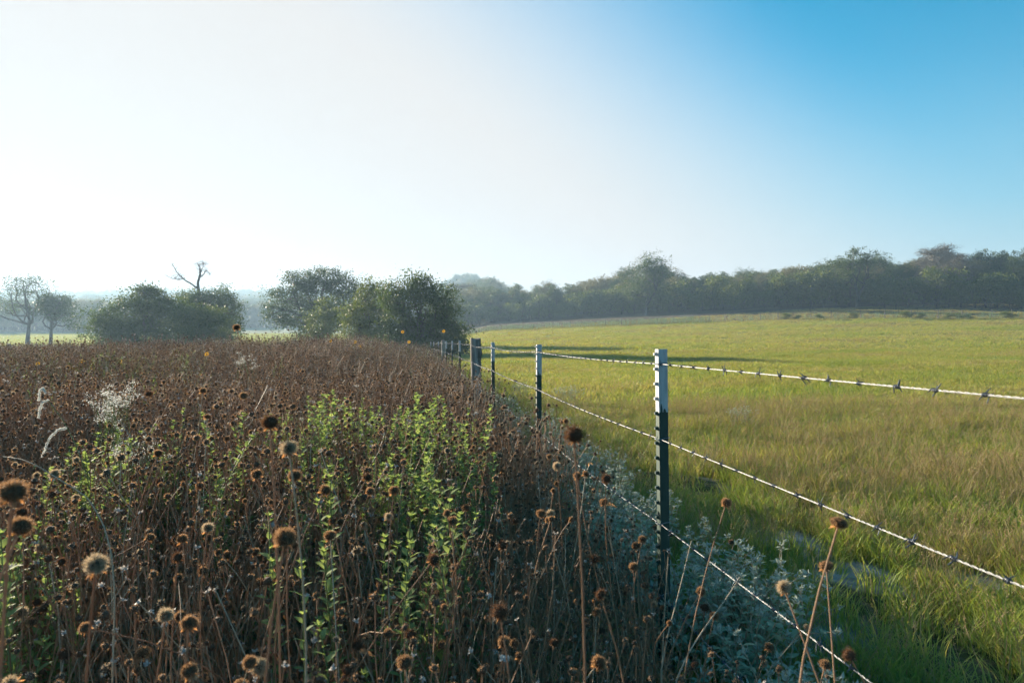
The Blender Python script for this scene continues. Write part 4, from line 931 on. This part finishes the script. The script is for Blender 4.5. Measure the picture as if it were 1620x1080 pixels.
# pale weeds along the far pasture fence
def far_weeds():
    r = np.random.RandomState(123); n = 900; uu = r.uniform(735, 1640, n); uu = np.where(r.rand(n) < .5, r.uniform(740, 1120, n), uu); Y = far_fence_Y(uu)+r.normal(size=n)*2.5+2.2; X = (uu-810)/F*Y
    scatter('pale_weeds', np.column_stack([X, Y, G(X, Y)]), np.column_stack([np.zeros(n), np.zeros(n), r.rand(n)*6.28]), r.uniform(1.4, 2.7, n), r.randint(0, 2, n), [joined((SP[0][1], SP[0][1])) if False else SP[0][1], SP[3][1]], 'pale grey-green weeds growing along the far pasture fence', 'weeds')
far_weeds()

# ------------------------------------------------------------------ small flowers and plumes
def plume(P, r, wid):
    mb = MB(); tube(mb, P, .0012, 4); n = 420; t = r.rand(n)*(len(P)-1); i = np.minimum(t.astype(int), len(P)-2); fr = (t-i)[:, None]; C = P[i]*(1-fr)+P[i+1]*fr+r.normal(size=(n, 3))*wid
    d = r.normal(size=(n, 3)); d[:, 2] -= .8; d /= np.linalg.norm(d, axis=1)[:, None]; diamonds(mb, C, .008, r, 0, .22, d); return mb.mesh('spike', M['white'])
def plume_plant(stem, spikes, Y, lab, seed):
    r = np.random.RandomState(seed); b = px(*stem[0], Y); base = np.array([b[0], Y, g1(b[0], Y)]); t = thing('white_plume_grass', lab, 'grass', base)
    def dense(path): P = np.array([px(u, v, Y) for u, v in path])-base; n = len(P)*5; k = np.linspace(0, len(P)-1, n); return np.stack([np.interp(k, range(len(P)), P[:, j]) for j in range(3)], 1)
    mb = MB(); S = np.vstack([[[0, 0, -.02]], dense(stem)]); tube(mb, S, np.linspace(.002, .0012, len(S)), 5); obj('stem', mb.mesh('stem', M['greenstem']), t)
    for sp in spikes: P = dense(sp); P[:, 1] += np.linspace(0, r.normal()*.03, len(P)); obj('spike', plume(P, r, .0015), t)
plume_plant([(150, 800), (135, 745), (118, 700), (100, 665), (76, 633)], [[(76, 633), (66, 636), (60, 648), (57, 662)], [(72, 622), (66, 614), (58, 618), (54, 635)], [(106, 677), (98, 678), (90, 690), (85, 718)]], 2.4, 'arching stem with three drooping white fluffy spikes at the left', 5)
def lace(u, v, Y, wpx, hpx, lab, seed, n=14):
    r = np.random.RandomState(seed); c = px(u, v, Y); base = np.array([c[0], Y, g1(c[0], Y)]); t = thing('white_lacy_weed', lab, 'weed', base); mb = MB(); fl = MB()
    for i in range(n):
        tip = px(u+r.normal()*wpx, v+r.normal()*hpx, Y)-base+np.array([0, r.normal()*.06, 0]); P = stalk_path(r, (r.normal()*.02, r.normal()*.02, 0), tip, 7, .05); tube(mb, P, np.linspace(.0018, .0008, 7), 4)
        for q in range(3):
            tp = tip+r.normal(size=3)*.022; tube(mb, np.stack([P[-2], (P[-2]+tp)/2+r.normal(size=3)*.004, tp]), .0007, 3); diamonds(fl, tp+r.normal(size=(34, 3))*np.array([.012, .012, .008]), .0045, r, 0, .7)
    obj('stem', mb.mesh('stem', M['greenstem']), t); obj('flower_cluster', fl.mesh('flower_cluster', M['white'], False), t)['kind'] = 'stuff'
lace(178, 632, 3.0, 11, 9, 'lacy white-flowered weed standing above the stalks at the left', 3)
lace(205, 690, 2.9, 16, 30, 'sparse white-flecked weed among the left green patch', 4, 12)
lace(385, 565, 6.5, 10, 10, 'small white fluffy weed below the lone tall stalk', 6, 7)
def daisy():
    mb = MB(); LVd, LFd = leaf_verts(1., .5, .1, .2)
    for k in range(10): a = k*.628; mb.add(place(LVd, np.zeros(3), np.array([math.cos(a), math.sin(a), .25]), np.array([0, 0, 1.]), .03), LFd)
    return mb.mesh('petals', M['yellow'])
mbd = MB(); v_, f_ = ICO1; mbd.add(v_*np.array([.012, .012, .008])+np.array([0, 0, .004]), f_); DC = mbd.mesh('flower_centre', M['core']); DP = daisy()
YF = ((190, 572), (147, 583), (131, 571), (45, 581), (327, 560), (106, 605), (562, 541), (569, 548), (523, 539), (637, 525), (702, 524), (647, 541), (60, 575)); YO = sorted(YF)
for i, (u, v) in enumerate(YF):
    Y = 10. if v > 550 else 20.; p = px(u, v, Y); gz = g1(p[0], Y); t = thing('yellow_flower', '%s small yellow flower from the left, poking out of the brown field' % ordinal(1+YO.index((u, v))), 'flower', (p[0], Y, gz), i, 'yellow flowers scattered in the field')
    h = p[2]-gz; mb = MB(); tube(mb, [[0, 0, 0], [.02, .01, h*.5], [0, 0, h]], [.003, .003, .002], 5); obj('stem', mb.mesh('stem', M['greenstem']), t); s = 1.15 if Y < 15 else 1.7
    obj('petals', DP, t, (0, 0, h), (R(70), 0, -i), s); obj('flower_centre', DC, t, (0, 0, h), (R(70), 0, -i), s)
# a long arching bare stem at the left and two bare broken stalks by the near post
def bare_stem(path, Y0, Y1, lab, rad):
    n = len(path); Ys = np.linspace(Y0, Y1, n); P = np.array([px(u, v, y) for (u, v), y in zip(path, Ys)]); k = np.linspace(0, n-1, n*5); Q = np.stack([np.interp(k, range(n), P[:, j]) for j in range(3)], 1)
    for _ in range(3): Q[1:-1] = (Q[:-2]+Q[1:-1]*2+Q[2:])/4
    b = np.array([Q[-1][0], Q[-1][1], g1(Q[-1][0], Q[-1][1])]); Q = np.vstack([Q, b]); mb = MB(); tube(mb, Q[::-1]-b, np.linspace(rad, rad*.6, len(Q)), 6); tag(obj('bare_stem', mb.mesh('bare_stem', M['gstem']), None, b), lab, 'stem')
bare_stem([(5, 722), (35, 726), (62, 738), (100, 762), (138, 785), (165, 830), (177, 880), (182, 950), (178, 1060)], 1.45, 1.2, 'long grey stem arching over from the left edge to the bottom', .0015)
bare_stem([(1094, 855), (1082, 905), (1068, 960), (1055, 1010), (1046, 1060)], 1.75, 1.65, 'pale bare broken stalk just right of the nearest steel post', .0022)
bare_stem([(1171, 912), (1150, 945), (1120, 985), (1090, 1030), (1070, 1075)], 1.75, 1.6, 'bare brown stalk slanting up towards the third wire', .0024)
bare_stem([(1057, 880), (1053, 940), (1050, 1000), (1047, 1050)], 1.8, 1.75, 'thin bare stalk standing against the nearest steel post', .0016)
